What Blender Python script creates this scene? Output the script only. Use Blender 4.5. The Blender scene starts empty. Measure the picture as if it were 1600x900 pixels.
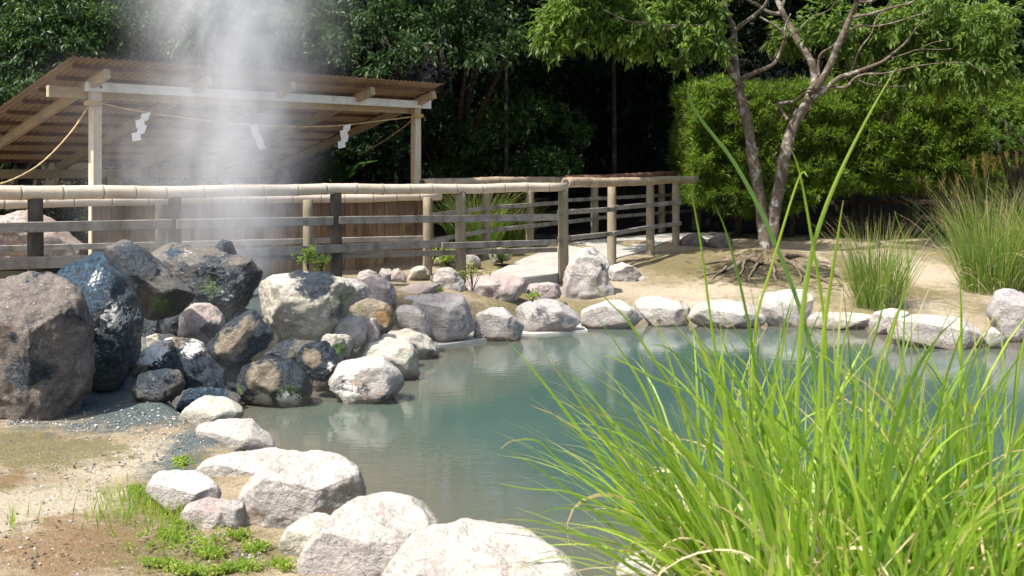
import bpy, bmesh, math, random
import numpy as np
from mathutils import Vector, noise as mnoise
random.seed(7); RNG = np.random.default_rng(11)
SC = bpy.context.scene; COL = SC.collection; R = math.radians
# ---------------------------------------------------------------- camera, world, sun, exposure
F, EYE, HY = 1797.0, 1.35, 260.0          # focal length in photo pixels, eye height, horizon row
cam = bpy.data.cameras.new('camera'); cam_o = bpy.data.objects.new('camera', cam); COL.objects.link(cam_o)
cam_o.location = (0, 0, EYE); cam_o.rotation_euler = (R(90), 0, 0)
cam.sensor_width = 36; cam.lens = 36*F/1600; cam.shift_y = -(450-HY)/1600
cam.clip_end = 600; cam.clip_start = 0.05
cam.dof.use_dof = True; cam.dof.focus_distance = 9.5; cam.dof.aperture_fstop = 5.6
SC.camera = cam_o
SUN_AZ = (-0.76, -0.60); SUN_EL = 58
_h = math.hypot(*SUN_AZ)
SUN = Vector((SUN_AZ[0]/_h*math.cos(R(SUN_EL)), SUN_AZ[1]/_h*math.cos(R(SUN_EL)), math.sin(R(SUN_EL))))
w = bpy.data.worlds.new('World'); SC.world = w; w.use_nodes = True
nt = w.node_tree; sky = nt.nodes.new('ShaderNodeTexSky'); sky.sky_type = 'NISHITA'; sky.sun_disc = False
sky.sun_elevation = R(SUN_EL); sky.sun_rotation = math.atan2(SUN.x, SUN.y); sky.dust_density = 3.0
bg = nt.nodes['Background']; bg.inputs['Strength'].default_value = 0.15
nt.links.new(sky.outputs[0], bg.inputs['Color'])
sl = bpy.data.lights.new('sun', 'SUN'); sl.energy = 5.0; sl.angle = R(0.53); sl.color = (1, .955, .88)
so = bpy.data.objects.new('sun', sl); COL.objects.link(so); so.rotation_euler = SUN.to_track_quat('Z', 'Y').to_euler()
so.location = (0, 0, 30)
SC.view_settings.view_transform = 'Standard'; SC.view_settings.look = 'None'
SC.view_settings.gamma = 1; SC.view_settings.exposure = 0.88; SC.view_settings.use_curve_mapping = False
SC.render.engine = 'CYCLES'
SC.cycles.max_bounces = 6; SC.cycles.diffuse_bounces = 3; SC.cycles.glossy_bounces = 3; SC.cycles.transparent_max_bounces = 12; SC.cycles.volume_bounces = 1
SC.cycles.volume_step_rate = 4.0; SC.cycles.volume_max_steps = 128
# ---------------------------------------------------------------- helpers
def P(px, py, d):                          # the world point seen at a photo pixel, d metres away
    return Vector(((px-800)/F*d, d, EYE-(py-HY)/F*d))
def G(px, py, z):                          # the same for a point at height z
    return P(px, py, (EYE-z)*F/(py-HY))
def worigin(o): return o.location+(worigin(o.parent) if o.parent else Vector())
def mk(name, V, Fc, mat=None, parent=None, attrs=None, smooth=True, origin=None):
    V = np.asarray(V, dtype=np.float64).reshape(-1, 3)
    if parent is not None: V = V - np.array(worigin(parent))
    elif origin is not None: V = V - np.array(origin)
    me = bpy.data.meshes.new(name)
    if isinstance(Fc, np.ndarray):
        n, k = Fc.shape
        me.vertices.add(len(V)); me.vertices.foreach_set('co', V.ravel().astype(np.float32))
        me.loops.add(n*k); me.loops.foreach_set('vertex_index', Fc.ravel().astype(np.int32))
        me.polygons.add(n); me.polygons.foreach_set('loop_start', np.arange(0, n*k, k, dtype=np.int32))
        try: me.polygons.foreach_set('loop_total', np.full(n, k, dtype=np.int32))
        except Exception: pass
        me.update(calc_edges=True)
    else:
        me.from_pydata([tuple(v) for v in V], [], [tuple(f) for f in Fc]); me.update()
    me.polygons.foreach_set('use_smooth', np.full(len(me.polygons), smooth))
    for k, a in (attrs or {}).items():
        at = me.attributes.new(k, 'FLOAT', 'POINT'); at.data.foreach_set('value', np.asarray(a, dtype=np.float32).ravel())
    if mat: me.materials.append(mat)
    o = bpy.data.objects.new(name, me); COL.objects.link(o)
    if parent is not None: o.parent = parent
    elif origin is not None: o.location = origin
    return o
def tag(o, label=None, cat=None, group=None, kind=None):
    if label: o['label'] = label
    if cat: o['category'] = cat
    if group: o['group'] = group
    if kind: o['kind'] = kind
    return o
def empty(name, loc, label=None, cat=None, group=None):
    o = bpy.data.objects.new(name, None); COL.objects.link(o); o.location = loc; o.empty_display_size = .2
    return tag(o, label, cat, group)
class MB:
    def __init__(s): s.v = []; s.f = []; s.a = []
    def add(s, V, Fc, a=None):
        n = len(s.v); s.v += [tuple(v) for v in V]; s.f += [tuple(i+n for i in f) for f in Fc]
        s.a += list(a) if a is not None else [0.0]*len(V)
    def box(s, c, sx, sy, sz, ux=None, uy=None, uz=None, bev=0.0):
        c = Vector(c); ux = Vector(ux or (1,0,0)).normalized(); uz = Vector(uz or (0,0,1)).normalized()
        uy = Vector(uy).normalized() if uy is not None else uz.cross(ux).normalized()
        b = min(bev, sx*.4, sy*.4, sz*.4); hx, hy, hz = sx/2, sy/2, sz/2
        if b <= 0:
            V = [c+ux*hx*i+uy*hy*j+uz*hz*k for i in (-1,1) for j in (-1,1) for k in (-1,1)]
            s.add(V, [(0,1,3,2),(4,6,7,5),(0,4,5,1),(2,3,7,6),(0,2,6,4),(1,5,7,3)]); return
        bm = bmesh.new(); bmesh.ops.create_cube(bm, size=1)
        for v in bm.verts: v.co = Vector((v.co.x*sx, v.co.y*sy, v.co.z*sz))
        bmesh.ops.bevel(bm, geom=list(bm.edges), offset=b, segments=1, affect='EDGES')
        bm.verts.index_update()
        V = [c+ux*v.co.x+uy*v.co.y+uz*v.co.z for v in bm.verts]
        Fc = [[v.index for v in f.verts] for f in bm.faces]; bm.free(); s.add(V, Fc)
    def bar(s, a, b, wdt, hgt, up=(0,0,1), bev=0.004):      # a squared timber from a to b
        a = Vector(a); b = Vector(b); u = (b-a); L = u.length; u.normalize()
        side = Vector(up).cross(u).normalized(); up2 = u.cross(side).normalized()
        s.box((a+b)/2, L, wdt, hgt, u, side, up2, bev)
    def tube(s, pts, rad, n=10, cap=True, att=None, wob=0.0):
        pts = [Vector(p) for p in pts]; m = len(pts); rad = [rad]*m if not hasattr(rad, '__len__') else rad
        V = []; A = []; Fc = []; prev = None
        for i, p in enumerate(pts):
            t = (pts[min(i+1,m-1)]-pts[max(i-1,0)]).normalized()
            if prev is None:
                r = Vector((0,0,1)) if abs(t.z) < .9 else Vector((1,0,0)); x = t.cross(r).normalized()
            else: x = (prev - t*prev.dot(t)).normalized()
            prev = x; y = t.cross(x)
            for k in range(n):
                an = 2*math.pi*k/n; rr = rad[i]*(1+wob*mnoise.noise(p*3+Vector((math.cos(an)*1.3, math.sin(an)*1.3, 0))))
                V.append(p+x*math.cos(an)*rr+y*math.sin(an)*rr); A.append(att[i] if att is not None else 0)
        for i in range(m-1):
            for k in range(n):
                Fc.append((i*n+k, i*n+(k+1)%n, (i+1)*n+(k+1)%n, (i+1)*n+k))
        if cap: Fc.append(tuple(range(n))[::-1]); Fc.append(tuple((m-1)*n+k for k in range(n)))
        s.add(V, Fc, A)
    def build(s, name, mat, parent=None, origin=None, smooth=False, att=None):
        o = mk(name, np.array([tuple(v) for v in s.v]), s.f, mat, parent, {att: s.a} if att else None, smooth, origin)
        if smooth:
            for p_ in o.data.polygons:
                if len(p_.vertices) > 4: p_.use_smooth = False
        return o
def catmull(pts, k=6):
    pts = [Vector(p) for p in pts]; out = []
    for i in range(len(pts)-1):
        p0 = pts[max(i-1,0)]; p1 = pts[i]; p2 = pts[i+1]; p3 = pts[min(i+2,len(pts)-1)]
        for j in range(k):
            t = j/k
            out.append(.5*((2*p1)+(-p0+p2)*t+(2*p0-5*p1+4*p2-p3)*t*t+(-p0+3*p1-3*p2+p3)*t**3))
    out.append(pts[-1]); return out
# ---------------------------------------------------------------- materials
def newmat(name):
    m = bpy.data.materials.new(name); m.use_nodes = True; nt = m.node_tree
    b = nt.nodes['Principled BSDF']; return m, nt, b
class NG:
    def __init__(s, nt): s.nt = nt
    def n(s, t, **kw):
        x = s.nt.nodes.new('ShaderNode'+t)
        for k, v in kw.items():
            if k in x.inputs: s.set(x.inputs[k], v)
            else: setattr(x, k, v)
        return x
    def set(s, i, v):
        if isinstance(v, bpy.types.NodeSocket): s.nt.links.new(v, i)
        else: i.default_value = (*v, 1) if isinstance(v, tuple) and len(v) == 3 and i.type == 'RGBA' else v
    def pos(s): return s.n('NewGeometry').outputs['Position']
    def obj(s): return s.n('TexCoord').outputs['Object']
    def noise(s, vec, scale, det=4, rough=.55, dist=0):
        return s.n('TexNoise', Vector=vec, Scale=scale, Detail=det, Roughness=rough, Distortion=dist).outputs['Fac']
    def vor(s, vec, scale, feature='F1'):
        x = s.n('TexVoronoi', feature=feature); s.set(x.inputs['Vector'], vec); x.inputs['Scale'].default_value = scale; return x.outputs['Distance']
    def ramp(s, f, a, b, lo=0.0, hi=1.0):
        x = s.n('MapRange'); s.set(x.inputs[0], f); x.inputs[1].default_value = a; x.inputs[2].default_value = b
        x.inputs[3].default_value = lo; x.inputs[4].default_value = hi; x.clamp = True; return x.outputs[0]
    def mix(s, f, a, b, mode='MIX'):
        x = s.n('Mix', data_type='RGBA', blend_type=mode); s.set(x.inputs[0], f); s.set(x.inputs[6], a); s.set(x.inputs[7], b); return x.outputs[2]
    def m(s, op, a, b=0.0, c=None):
        x = s.n('Math', operation=op); s.set(x.inputs[0], a); s.set(x.inputs[1], b)
        if c is not None: s.set(x.inputs[2], c)
        return x.outputs[0]
    def att(s, name): return s.n('Attribute', attribute_name=name).outputs['Fac']
    def bump(s, h, st, dist): return s.n('Bump', Height=h, Strength=st, Distance=dist).outputs['Normal']
    def sep(s, v): return s.n('SeparateXYZ', Vector=v).outputs
    def scale(s, v, sc):
        x = s.n('Mapping'); s.set(x.inputs[0], v); x.inputs['Scale'].default_value = sc; return x.outputs[0]

def rock_mat(name, c1, c2, c3, rough=.85, pink=.3, spec=.3, speck=.5):
    m, nt, b = newmat(name); g = NG(nt); wp = g.pos(); orn = g.n('ObjectInfo').outputs['Random']
    of = g.n('VectorMath', operation='ADD'); g.set(of.inputs[0], wp); g.set(of.inputs[1], g.n('CombineXYZ', X=g.m('MULTIPLY', orn, 37.0), Y=g.m('MULTIPLY', orn, 91.0), Z=g.m('MULTIPLY', orn, 13.0)).outputs[0]); p = of.outputs[0]
    n1 = g.noise(p, 2.2, 5, .6, .4); n2 = g.noise(p, 9, 6, .65, .3); n3 = g.noise(p, 42, 5, .7); n4 = g.noise(p, 150, 3, .7)
    col = g.mix(g.ramp(n1, .38, .62), c1, c2)
    col = g.mix(g.m('MULTIPLY', g.ramp(n2, .52, .64), .75), col, c3)
    col = g.mix(g.m('MULTIPLY', g.ramp(g.noise(g.scale(p, (1,1,1.3)), 5.3, 4, .6, .8), .54, .66), pink), col, (.30,.19,.18))
    # faint bedding seams, their tilt and strength differing from stone to stone
    mp = g.n('Mapping'); g.set(mp.inputs[0], p); g.set(mp.inputs['Rotation'], g.n('CombineXYZ', X=g.m('MULTIPLY', orn, 9.0), Y=g.m('MULTIPLY', orn, 5.0), Z=.3).outputs[0]); mp.inputs['Scale'].default_value = (1, 1, 9)
    seam = g.noise(mp.outputs[0], 3.0, 5, .65, .7)
    col = g.mix(g.m('MULTIPLY', g.ramp(seam, .50, .66), g.ramp(g.m('FRACT', g.m('MULTIPLY', orn, 7.7)), .3, 1.0, 0, .55)), col, tuple(x*.5 for x in c2))
    col = g.mix(g.m('MULTIPLY', g.m('FRACT', g.m('MULTIPLY', orn, 17.3)), .30), col, (.36,.31,.24))
    # mottled grain of the stone, lichen flecks and darker pits
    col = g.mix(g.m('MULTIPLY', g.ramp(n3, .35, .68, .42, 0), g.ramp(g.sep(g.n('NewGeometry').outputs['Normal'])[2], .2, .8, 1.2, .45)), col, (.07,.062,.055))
    col = g.mix(g.m('MULTIPLY', g.ramp(n4, .60, .72), speck), col, (.11,.10,.09))
    col = g.mix(g.m('MULTIPLY', g.ramp(g.noise(p, 70, 3, .6), .60, .70), .4), col, (.70,.68,.62))
    # sunlit tops and shaded flanks put into the colour, with flank dirt
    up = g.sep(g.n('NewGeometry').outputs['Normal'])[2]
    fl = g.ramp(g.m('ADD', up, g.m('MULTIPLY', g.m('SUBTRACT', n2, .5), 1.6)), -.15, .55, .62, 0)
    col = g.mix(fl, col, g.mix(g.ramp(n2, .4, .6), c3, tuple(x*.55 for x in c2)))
    # stains carried by the mesh, broken up by noise
    def st(a, lo=.35, hi=.6, sc=11):
        return g.ramp(g.m('ADD', g.att(a), g.m('MULTIPLY', g.m('SUBTRACT', g.noise(p, sc, 6, .72, .5), .5), 1.3)), lo, hi)
    col = g.mix(st('ochre', .4, .75, 14), col, (.36,.20,.075))
    fd = st('dark', .35, .52, 8)
    dk = g.mix(g.ramp(g.noise(p, 26, 5, .7), .40, .66), (.012,.017,.021), (.035,.05,.066))
    col = g.mix(fd, col, dk)
    fb = st('blue', .40, .55, 10)
    col = g.mix(g.m('MULTIPLY', g.m('MAXIMUM', fd, fb), g.ramp(g.noise(p, 19, 7, .78, .9), .60, .68)), col, (.40,.39,.35)) if name.startswith('dark') else col
    col = g.mix(st('blue', .45, .6, 10), col, g.mix(g.ramp(g.noise(p, 34, 6, .75), .45, .62), (.006,.014,.022), (.030,.080,.125)))
    col = g.mix(st('green', .45, .60, 24), col, g.mix(n3, (.03,.06,.012), (.13,.19,.04)))
    col = g.mix(st('crust', .52, .62, 30), col, g.mix(n3, (.46,.44,.38), (.85,.84,.80)))
    z = g.sep(wp)[2]
    wet = g.ramp(g.m('ADD', z, g.m('MULTIPLY', g.m('SUBTRACT', n2, .5), .12)), -.34, -.255, 1, 0)
    col = g.mix(g.m('MULTIPLY', wet, .8), col, (.13,.085,.045))
    g.set(b.inputs['Base Color'], col); b.inputs['Specular IOR Level'].default_value = spec
    g.set(b.inputs['Roughness'], g.ramp(g.m('ADD', g.m('MAXIMUM', g.m('MAXIMUM', fd, fb), wet), g.m('MULTIPLY', g.m('SUBTRACT', n3, .5), .9)), 0, 1.0, rough, .20))
    cr = g.m('ABSOLUTE', g.m('SUBTRACT', g.noise(g.scale(p, (1,1,1.6)), 3.1, 4, .6, 1.2), .5))
    crack = g.ramp(cr, 0, .012, 0, 1)
    h = g.m('ADD', g.m('MULTIPLY', n2, .42), g.m('MULTIPLY', n3, .5)); h = g.m('ADD', h, g.m('MULTIPLY', n4, .2))
    h = g.m('ADD', h, g.m('MULTIPLY', crack, .12)); h = g.m('ADD', h, g.m('MULTIPLY', seam, .35)); h = g.m('ADD', h, g.m('MULTIPLY', g.ramp(g.vor(p, 26), 0, .35, 0, 1), .14))
    g.set(b.inputs['Normal'], g.bump(h, 1.0, .032)); return m
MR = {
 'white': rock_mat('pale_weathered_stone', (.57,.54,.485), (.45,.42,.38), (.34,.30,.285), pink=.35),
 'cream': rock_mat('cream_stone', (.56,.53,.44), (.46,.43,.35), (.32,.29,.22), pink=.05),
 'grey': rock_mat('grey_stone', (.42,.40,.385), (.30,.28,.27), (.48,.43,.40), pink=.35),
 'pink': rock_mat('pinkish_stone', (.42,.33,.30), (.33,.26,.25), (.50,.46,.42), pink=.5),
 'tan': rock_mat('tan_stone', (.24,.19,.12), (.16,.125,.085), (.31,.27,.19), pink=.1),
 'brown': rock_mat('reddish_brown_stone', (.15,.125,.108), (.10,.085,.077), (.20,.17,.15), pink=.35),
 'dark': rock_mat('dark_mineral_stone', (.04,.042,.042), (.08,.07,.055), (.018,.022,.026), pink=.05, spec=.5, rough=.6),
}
def wood_mat(name, c1, c2, c3, axis='z', rough=.8, wet=None, ztone=None):
    m, nt, b = newmat(name); g = NG(nt); p = g.pos(); rnd = g.n('NewGeometry').outputs['Random Per Island']
    sc = {'z': (1,1,.07), 'x': (.07,.07,1)}[axis]
    off = g.n('VectorMath', operation='ADD'); g.set(off.inputs[0], p)
    cmb = g.n('CombineXYZ', X=g.m('MULTIPLY', rnd, 7.3), Y=g.m('MULTIPLY', rnd, 3.1), Z=rnd); g.set(off.inputs[1], cmb.outputs[0])
    q = off.outputs[0]
    gr = g.noise(g.scale(q, sc), 70, 5, .7, .6); bl = g.noise(g.scale(q, (1,1,.5)), 6, 4, .6); fine = g.noise(g.scale(q, sc), 260, 3, .6)
    col = g.mix(g.ramp(gr, .35, .65), c1, c2); col = g.mix(g.ramp(bl, .45, .68), col, c3)
    col = g.mix(g.ramp(fine, .55, .7, 0, .55), col, (.02,.016,.012))
    col = g.mix(g.m('MULTIPLY', g.m('SUBTRACT', rnd, .25), .55), col, c2)
    if ztone:
        z = g.sep(p)[2]; f = g.ramp(g.m('ADD', z, g.m('MULTIPLY', g.m('SUBTRACT', g.noise(g.scale(q,(1,1,.15)), 14, 4, .6), .5), 1.0)), ztone[0], ztone[1])
        col = g.mix(f, col, ztone[2])
    g.set(b.inputs['Base Color'], col); b.inputs['Roughness'].default_value = rough; b.inputs['Specular IOR Level'].default_value = .25
    g.set(b.inputs['Normal'], g.bump(g.m('ADD', gr, g.m('MULTIPLY', fine, .5)), .7, .006)); return m
M_post = wood_mat('weathered_round_post', (.31,.26,.18), (.20,.165,.11), (.15,.14,.075))
M_postdark = wood_mat('dark_wet_post', (.035,.03,.025), (.07,.06,.048), (.11,.09,.065))
M_rail = wood_mat('grey_weathered_rail', (.34,.31,.27), (.21,.185,.155), (.11,.09,.07), 'x')
M_lumber = wood_mat('pale_lumber', (.48,.38,.24), (.38,.29,.18), (.30,.25,.18), 'x')
M_lumberz = wood_mat('pale_lumber_post', (.60,.55,.45), (.50,.44,.33), (.56,.38,.18))
M_white = wood_mat('whitewashed_beam', (.72,.74,.74), (.62,.64,.63), (.52,.52,.48), 'x')
M_brown = wood_mat('brown_purlin', (.12,.065,.04), (.085,.045,.03), (.17,.10,.06), 'x')
M_board = wood_mat('weathered_boards', (.46,.32,.17), (.26,.15,.075), (.12,.07,.04), ztone=(.15,1.05,(.10,.055,.032)))  # boards turn darker towards the top
M_cap = wood_mat('dark_cap_board', (.06,.04,.03), (.035,.025,.02), (.10,.07,.05), 'x')
def bamboo_mat(name, c1, c2, c3, amt):
    m, nt, b = newmat(name); g = NG(nt); p = g.pos(); nd = g.att('node')
    bl = g.noise(p, 5, 5, .65); fine = g.noise(g.scale(p, (.2,.2,1)), 90, 4, .6)
    col = g.mix(g.ramp(bl, .4, .65), c1, c2); col = g.mix(g.ramp(fine, .5, .75, 0, amt), col, c3)
    col = g.mix(g.ramp(nd, .5, .9), col, (.06,.05,.04))
    g.set(b.inputs['Base Color'], col); b.inputs['Roughness'].default_value = .42; b.inputs['Specular IOR Level'].default_value = .45
    g.set(b.inputs['Normal'], g.bump(fine, .3, .003)); return m
M_bam = bamboo_mat('pale_bamboo', (.54,.46,.37), (.47,.37,.26), (.22,.17,.12), .5)
M_bamold = bamboo_mat('old_bamboo', (.40,.33,.23), (.28,.20,.12), (.10,.07,.05), .7)
M_bamred = bamboo_mat('shaded_bamboo', (.28,.15,.10), (.18,.10,.07), (.06,.04,.03), .6)
def simple(name, c, rough=.7, spec=.3, bump=0, bs=30, var=.15):
    m, nt, b = newmat(name); g = NG(nt); p = g.pos(); n = g.noise(p, bs, 4, .6)
    g.set(b.inputs['Base Color'], g.mix(g.ramp(n, .3, .7, 0, 1), tuple(x*(1-var) for x in c), tuple(min(1, x*(1+var)) for x in c)))
    b.inputs['Roughness'].default_value = rough; b.inputs['Specular IOR Level'].default_value = spec
    if bump: g.set(b.inputs['Normal'], g.bump(n, .8, bump))
    return m
M_rope = simple('straw_rope', (.46,.33,.16), .9, .1, .004, 200, .35)
M_iron = simple('bolt_steel', (.12,.12,.13), .4, .5)
M_hedgeshade = simple('hedge_shade', (.035,.027,.018), .95, .1, .05, 4, .4)  # near-black fill colour for the shade inside the hedge
def paper_mat():
    m, nt, b = newmat('white_paper'); g = NG(nt); b.inputs['Base Color'].default_value = (.88,.88,.88,1); b.inputs['Roughness'].default_value = .8
    tr = g.n('BsdfTranslucent', Color=(.85,.85,.85)); mx = g.n('MixShader', Fac=.3)
    nt.links.new(b.outputs[0], mx.inputs[1]); nt.links.new(tr.outputs[0], mx.inputs[2]); nt.links.new(mx.outputs[0], nt.nodes['Material Output'].inputs[0]); return m
M_paper = paper_mat()
def roof_mat():
    m, nt, b = newmat('corrugated_brown_plastic'); g = NG(nt); p = g.pos()
    n = g.noise(p, 2.2, 5, .7); n2 = g.noise(p, 30, 4, .6)
    col = g.mix(g.ramp(n, .35, .65), (.060,.040,.034), (.085,.058,.046)); col = g.mix(g.ramp(n2, .5, .75, 0, .6), col, (.03,.02,.016))
    g.set(b.inputs['Base Color'], col); b.inputs['Roughness'].default_value = .45
    tr = g.n('BsdfTranslucent', Color=g.mix(g.ramp(n, .35, .65), (.24,.13,.06), (.42,.28,.14))); mx = g.n('MixShader', Fac=g.ramp(n2, .3, .7, .13, .04))
    nt.links.new(b.outputs[0], mx.inputs[1]); nt.links.new(tr.outputs[0], mx.inputs[2]); nt.links.new(mx.outputs[0], nt.nodes['Material Output'].inputs[0]); return m
M_roof = roof_mat()
def leaf_mat(name, cols, trans, rough=.42, spec=.45, tf=.4, tip=None):
    m, nt, b = newmat(name); g = NG(nt); rnd = g.n('NewGeometry').outputs['Random Per Island']
    cr = g.n('ValToRGB'); g.set(cr.inputs[0], rnd); e = cr.color_ramp.elements; e[0].color = (*cols[0], 1); e[1].color = (*cols[-1], 1)
    for i, c in enumerate(cols[1:-1]): x = e.new((i+1)/(len(cols)-1)); x.color = (*c, 1)
    col = cr.outputs[0]; big = g.noise(g.pos(), 1.1, 3, .6); col = g.mix(g.ramp(big, .4, .65, 0, .45), col, cols[0])
    tcol = g.mix(.5, trans, g.mix(1, col, (3.2,3.2,3.2), 'MULTIPLY'))
    if tip:
        f = g.ramp(g.m('ADD', g.att('t'), g.m('MULTIPLY', g.m('SUBTRACT', rnd, .5), .5)), tip[0], tip[1]); col = g.mix(f, col, tip[2]); tcol = g.mix(f, tcol, tip[2])
    g.set(b.inputs['Base Color'], col); b.inputs['Roughness'].default_value = rough; b.inputs['Specular IOR Level'].default_value = spec
    tr = g.n('BsdfTranslucent', Color=tcol); mx = g.n('MixShader', Fac=tf)
    nt.links.new(b.outputs[0], mx.inputs[1]); nt.links.new(tr.outputs[0], mx.inputs[2]); nt.links.new(mx.outputs[0], nt.nodes['Material Output'].inputs[0]); return m
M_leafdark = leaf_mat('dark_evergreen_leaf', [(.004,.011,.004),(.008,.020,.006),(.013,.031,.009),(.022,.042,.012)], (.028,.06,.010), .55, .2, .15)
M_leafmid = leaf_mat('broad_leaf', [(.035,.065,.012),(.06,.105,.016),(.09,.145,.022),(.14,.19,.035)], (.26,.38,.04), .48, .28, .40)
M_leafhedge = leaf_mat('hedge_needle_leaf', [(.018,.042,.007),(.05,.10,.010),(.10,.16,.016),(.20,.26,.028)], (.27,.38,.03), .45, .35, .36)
M_leafpale = leaf_mat('pale_shrub_leaf', [(.06,.11,.02),(.10,.17,.03),(.15,.22,.04)], (.28,.40,.05), .45, .35, .4)
M_fern = leaf_mat('fern_frond', [(.04,.10,.02),(.07,.15,.03)], (.16,.30,.04), .5, .3, .35)
M_blade = leaf_mat('green_blade', [(.05,.12,.016),(.12,.22,.020),(.22,.35,.03),(.36,.46,.06),(.08,.17,.05),(.26,.38,.03),(.15,.27,.03),(.45,.44,.15)], (.56,.70,.06), .36, .4, .48, (.86,1.12,(.46,.34,.17)))
M_dry = leaf_mat('dry_blade', [(.38,.28,.14),(.55,.45,.28),(.62,.54,.38)], (.5,.4,.22), .6, .2, .3)
M_tuft = leaf_mat('tuft_blade', [(.05,.11,.016),(.10,.18,.025),(.18,.26,.045),(.34,.32,.13)], (.36,.46,.06), .45, .3, .38, (.75,1.05,(.42,.32,.16)))
M_plume = leaf_mat('seed_plume', [(.36,.25,.09),(.46,.34,.14)], (.5,.38,.15), .7, .1, .3)
M_weed = leaf_mat('weed_leaf', [(.08,.15,.02),(.15,.24,.03),(.24,.31,.04),(.30,.30,.07)], (.38,.52,.05), .5, .3, .4)
def bark_mat(name, c1, c2, c3):
    m, nt, b = newmat(name); g = NG(nt); p = g.pos(); n1 = g.noise(g.scale(p, (1,1,.45)), 13, 5, .65); n2 = g.noise(p, 70, 4, .7)
    col = g.mix(g.ramp(n1, .4, .6), c1, c2); col = g.mix(g.ramp(g.noise(p, 7, 4, .6, .5), .54, .62), col, c3); col = g.mix(g.ramp(n2, .45, .75, 0, .6), col, (.05,.04,.03))
    g.set(b.inputs['Base Color'], col); b.inputs['Roughness'].default_value = .9; b.inputs['Specular IOR Level'].default_value = .15
    g.set(b.inputs['Normal'], g.bump(g.m('ADD', n1, n2), .8, .012)); return m
M_bark = bark_mat('lichened_bark', (.085,.066,.048), (.14,.112,.084), (.27,.255,.22))
M_root = bark_mat('root_bark', (.10,.075,.052), (.15,.115,.08), (.19,.16,.12))
M_barkd = bark_mat('dark_bark', (.022,.018,.013), (.04,.032,.024), (.07,.06,.048))
# ================================================================ THE SETTING
POOLPX = [(300,640),(345,690),(430,745),(520,800),(630,850),(770,915),(900,960),(1100,985),(1400,985),(1900,960),(2200,760),(1900,590),(1600,535),
          (1430,525),(1370,512),(1260,503),(1190,500),(1100,500),(1000,500),(920,503),(840,508),(760,520),(700,535),(640,560),(560,590),(480,600),(380,610)]
WZ = -.35
pool = np.array([tuple(G(x, y, WZ))[:2] for x, y in POOLPX])
def sdist(x, y, poly):                    # signed distance to a polygon, inside negative
    d = np.full(x.shape, 1e9); ins = np.zeros(x.shape, bool); n = len(poly)
    for i in range(n):
        a = poly[i]; b = poly[(i+1) % n]; e = b-a; L = e@e
        t = np.clip(((x-a[0])*e[0]+(y-a[1])*e[1])/L, 0, 1)
        d = np.minimum(d, np.hypot(x-a[0]-t*e[0], y-a[1]-t*e[1]))
        c = ((a[1] > y) != (b[1] > y)) & (x < (b[0]-a[0])*(y-a[1])/((b[1]-a[1]) or 1e-9)+a[0]); ins ^= c
    return np.where(ins, -d, d)
def sm(x, a, b): t = np.clip((x-a)/(b-a), 0, 1); return t*t*(3-2*t)
def gauss(x, y, cx, cy, r, ry=None): return np.exp(-((x-cx)**2/r**2+(y-cy)**2/(ry or r)**2))
ROOT = G(1203, 405, .06)                   # foot of the big tree
def ground_z(x, y):
    x = np.asarray(x, float); y = np.asarray(y, float)
    zn = -.10+.06*sm(y, 7, 10.5)+.09*sm(y, 11.5, 13)+.15*sm(y, 14.5, 19)
    zf = np.clip(-.225+.085*(y-12.4), -.235, .20); k = sm(x, -.9, .5)*sm(y, 9, 11); z = zn*(1-k)+zf*k
    z = z+.16*gauss(x, y, -2.1, 11.4, 1.5, 1.1)+.10*gauss(x, y, -2.9, 9.3, 1.0, .8)
    z = z+.14*gauss(x, y, ROOT.x, ROOT.y, .75, .55)
    z = z+.015*np.sin(x*1.7+1)*np.cos(y*1.3)+.012*np.sin(x*3.9+y*2.1)
    hill = np.maximum(0, y-22.5)*.42+np.maximum(0, np.abs(x)-13)*.25*sm(y, 12, 20)
    z = z+np.where(hill > 12, 12+(hill-12)*.0, hill)
    s = sdist(x, y, pool)
    k = sm(s, -.05, .38)
    bed = -.42-.55*sm(-s, 0, 1.3)
    return bed*(1-k)+z*k
def GG(px, py):                            # where the view through a photo pixel meets the ground
    z = 0.0
    for _ in range(14): p_ = G(px, py, z); z = z*.5+.5*float(ground_z(p_.x, p_.y))
    return G(px, py, z)
def axis(lo, a, b, hi, fine, g=1.22):
    xs = list(np.arange(a, b, fine)); d = fine; v = xs[-1]
    while v < hi: d *= g; v += d; xs.append(v)
    d = fine; v = xs[0]
    while v > lo: d *= g; v -= d; xs.insert(0, v)
    return np.array(xs)
gx = axis(-110, -6.2, 7.4, 110, .05); gy = axis(-30, 3.2, 17.2, 150, .05, 1.12)
XX, YY = np.meshgrid(gx, gy); ZZ = ground_z(XX, YY)
NN = np.array([mnoise.noise((x*2.3, y*2.3, 0)) if (-8 < x < 9 and 2 < y < 20) else 0 for x, y in zip(XX.ravel(), YY.ravel())]).reshape(XX.shape)
S_ = sdist(XX, YY, pool); ZZ = ZZ+NN*.022*sm(S_, .1, .5)
def blobs(lst):
    a = np.zeros(XX.shape)
    for (px, py, rx, ry, s) in lst:        # painted soil patches: moss, ochre earth, sinter, mineral slime
        c = GG(px, py); sx = rx*c.y/F; sy = ry*c.y*c.y/(1.4*F)
        a = np.maximum(a, s*np.exp(-(((XX-c.x)/sx)**2+((YY-c.y)/sy)**2)))
    return a+.22*NN
A_blue = blobs([(230,640,120,32,1.25),(300,690,60,50,.95),(170,665,130,16,.85),(330,615,150,30,1.2),(225,590,120,60,1.3),(60,662,90,9,.8),(440,560,200,60,.8),(270,720,30,30,.8),(400,480,200,60,1.1),(250,450,200,60,1.0)])
A_or = blobs([(130,850,170,55,1.2),(10,750,40,25,.9),(90,820,70,25,.8),(150,870,200,30,.9),(250,660,60,9,.7)])
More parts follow.
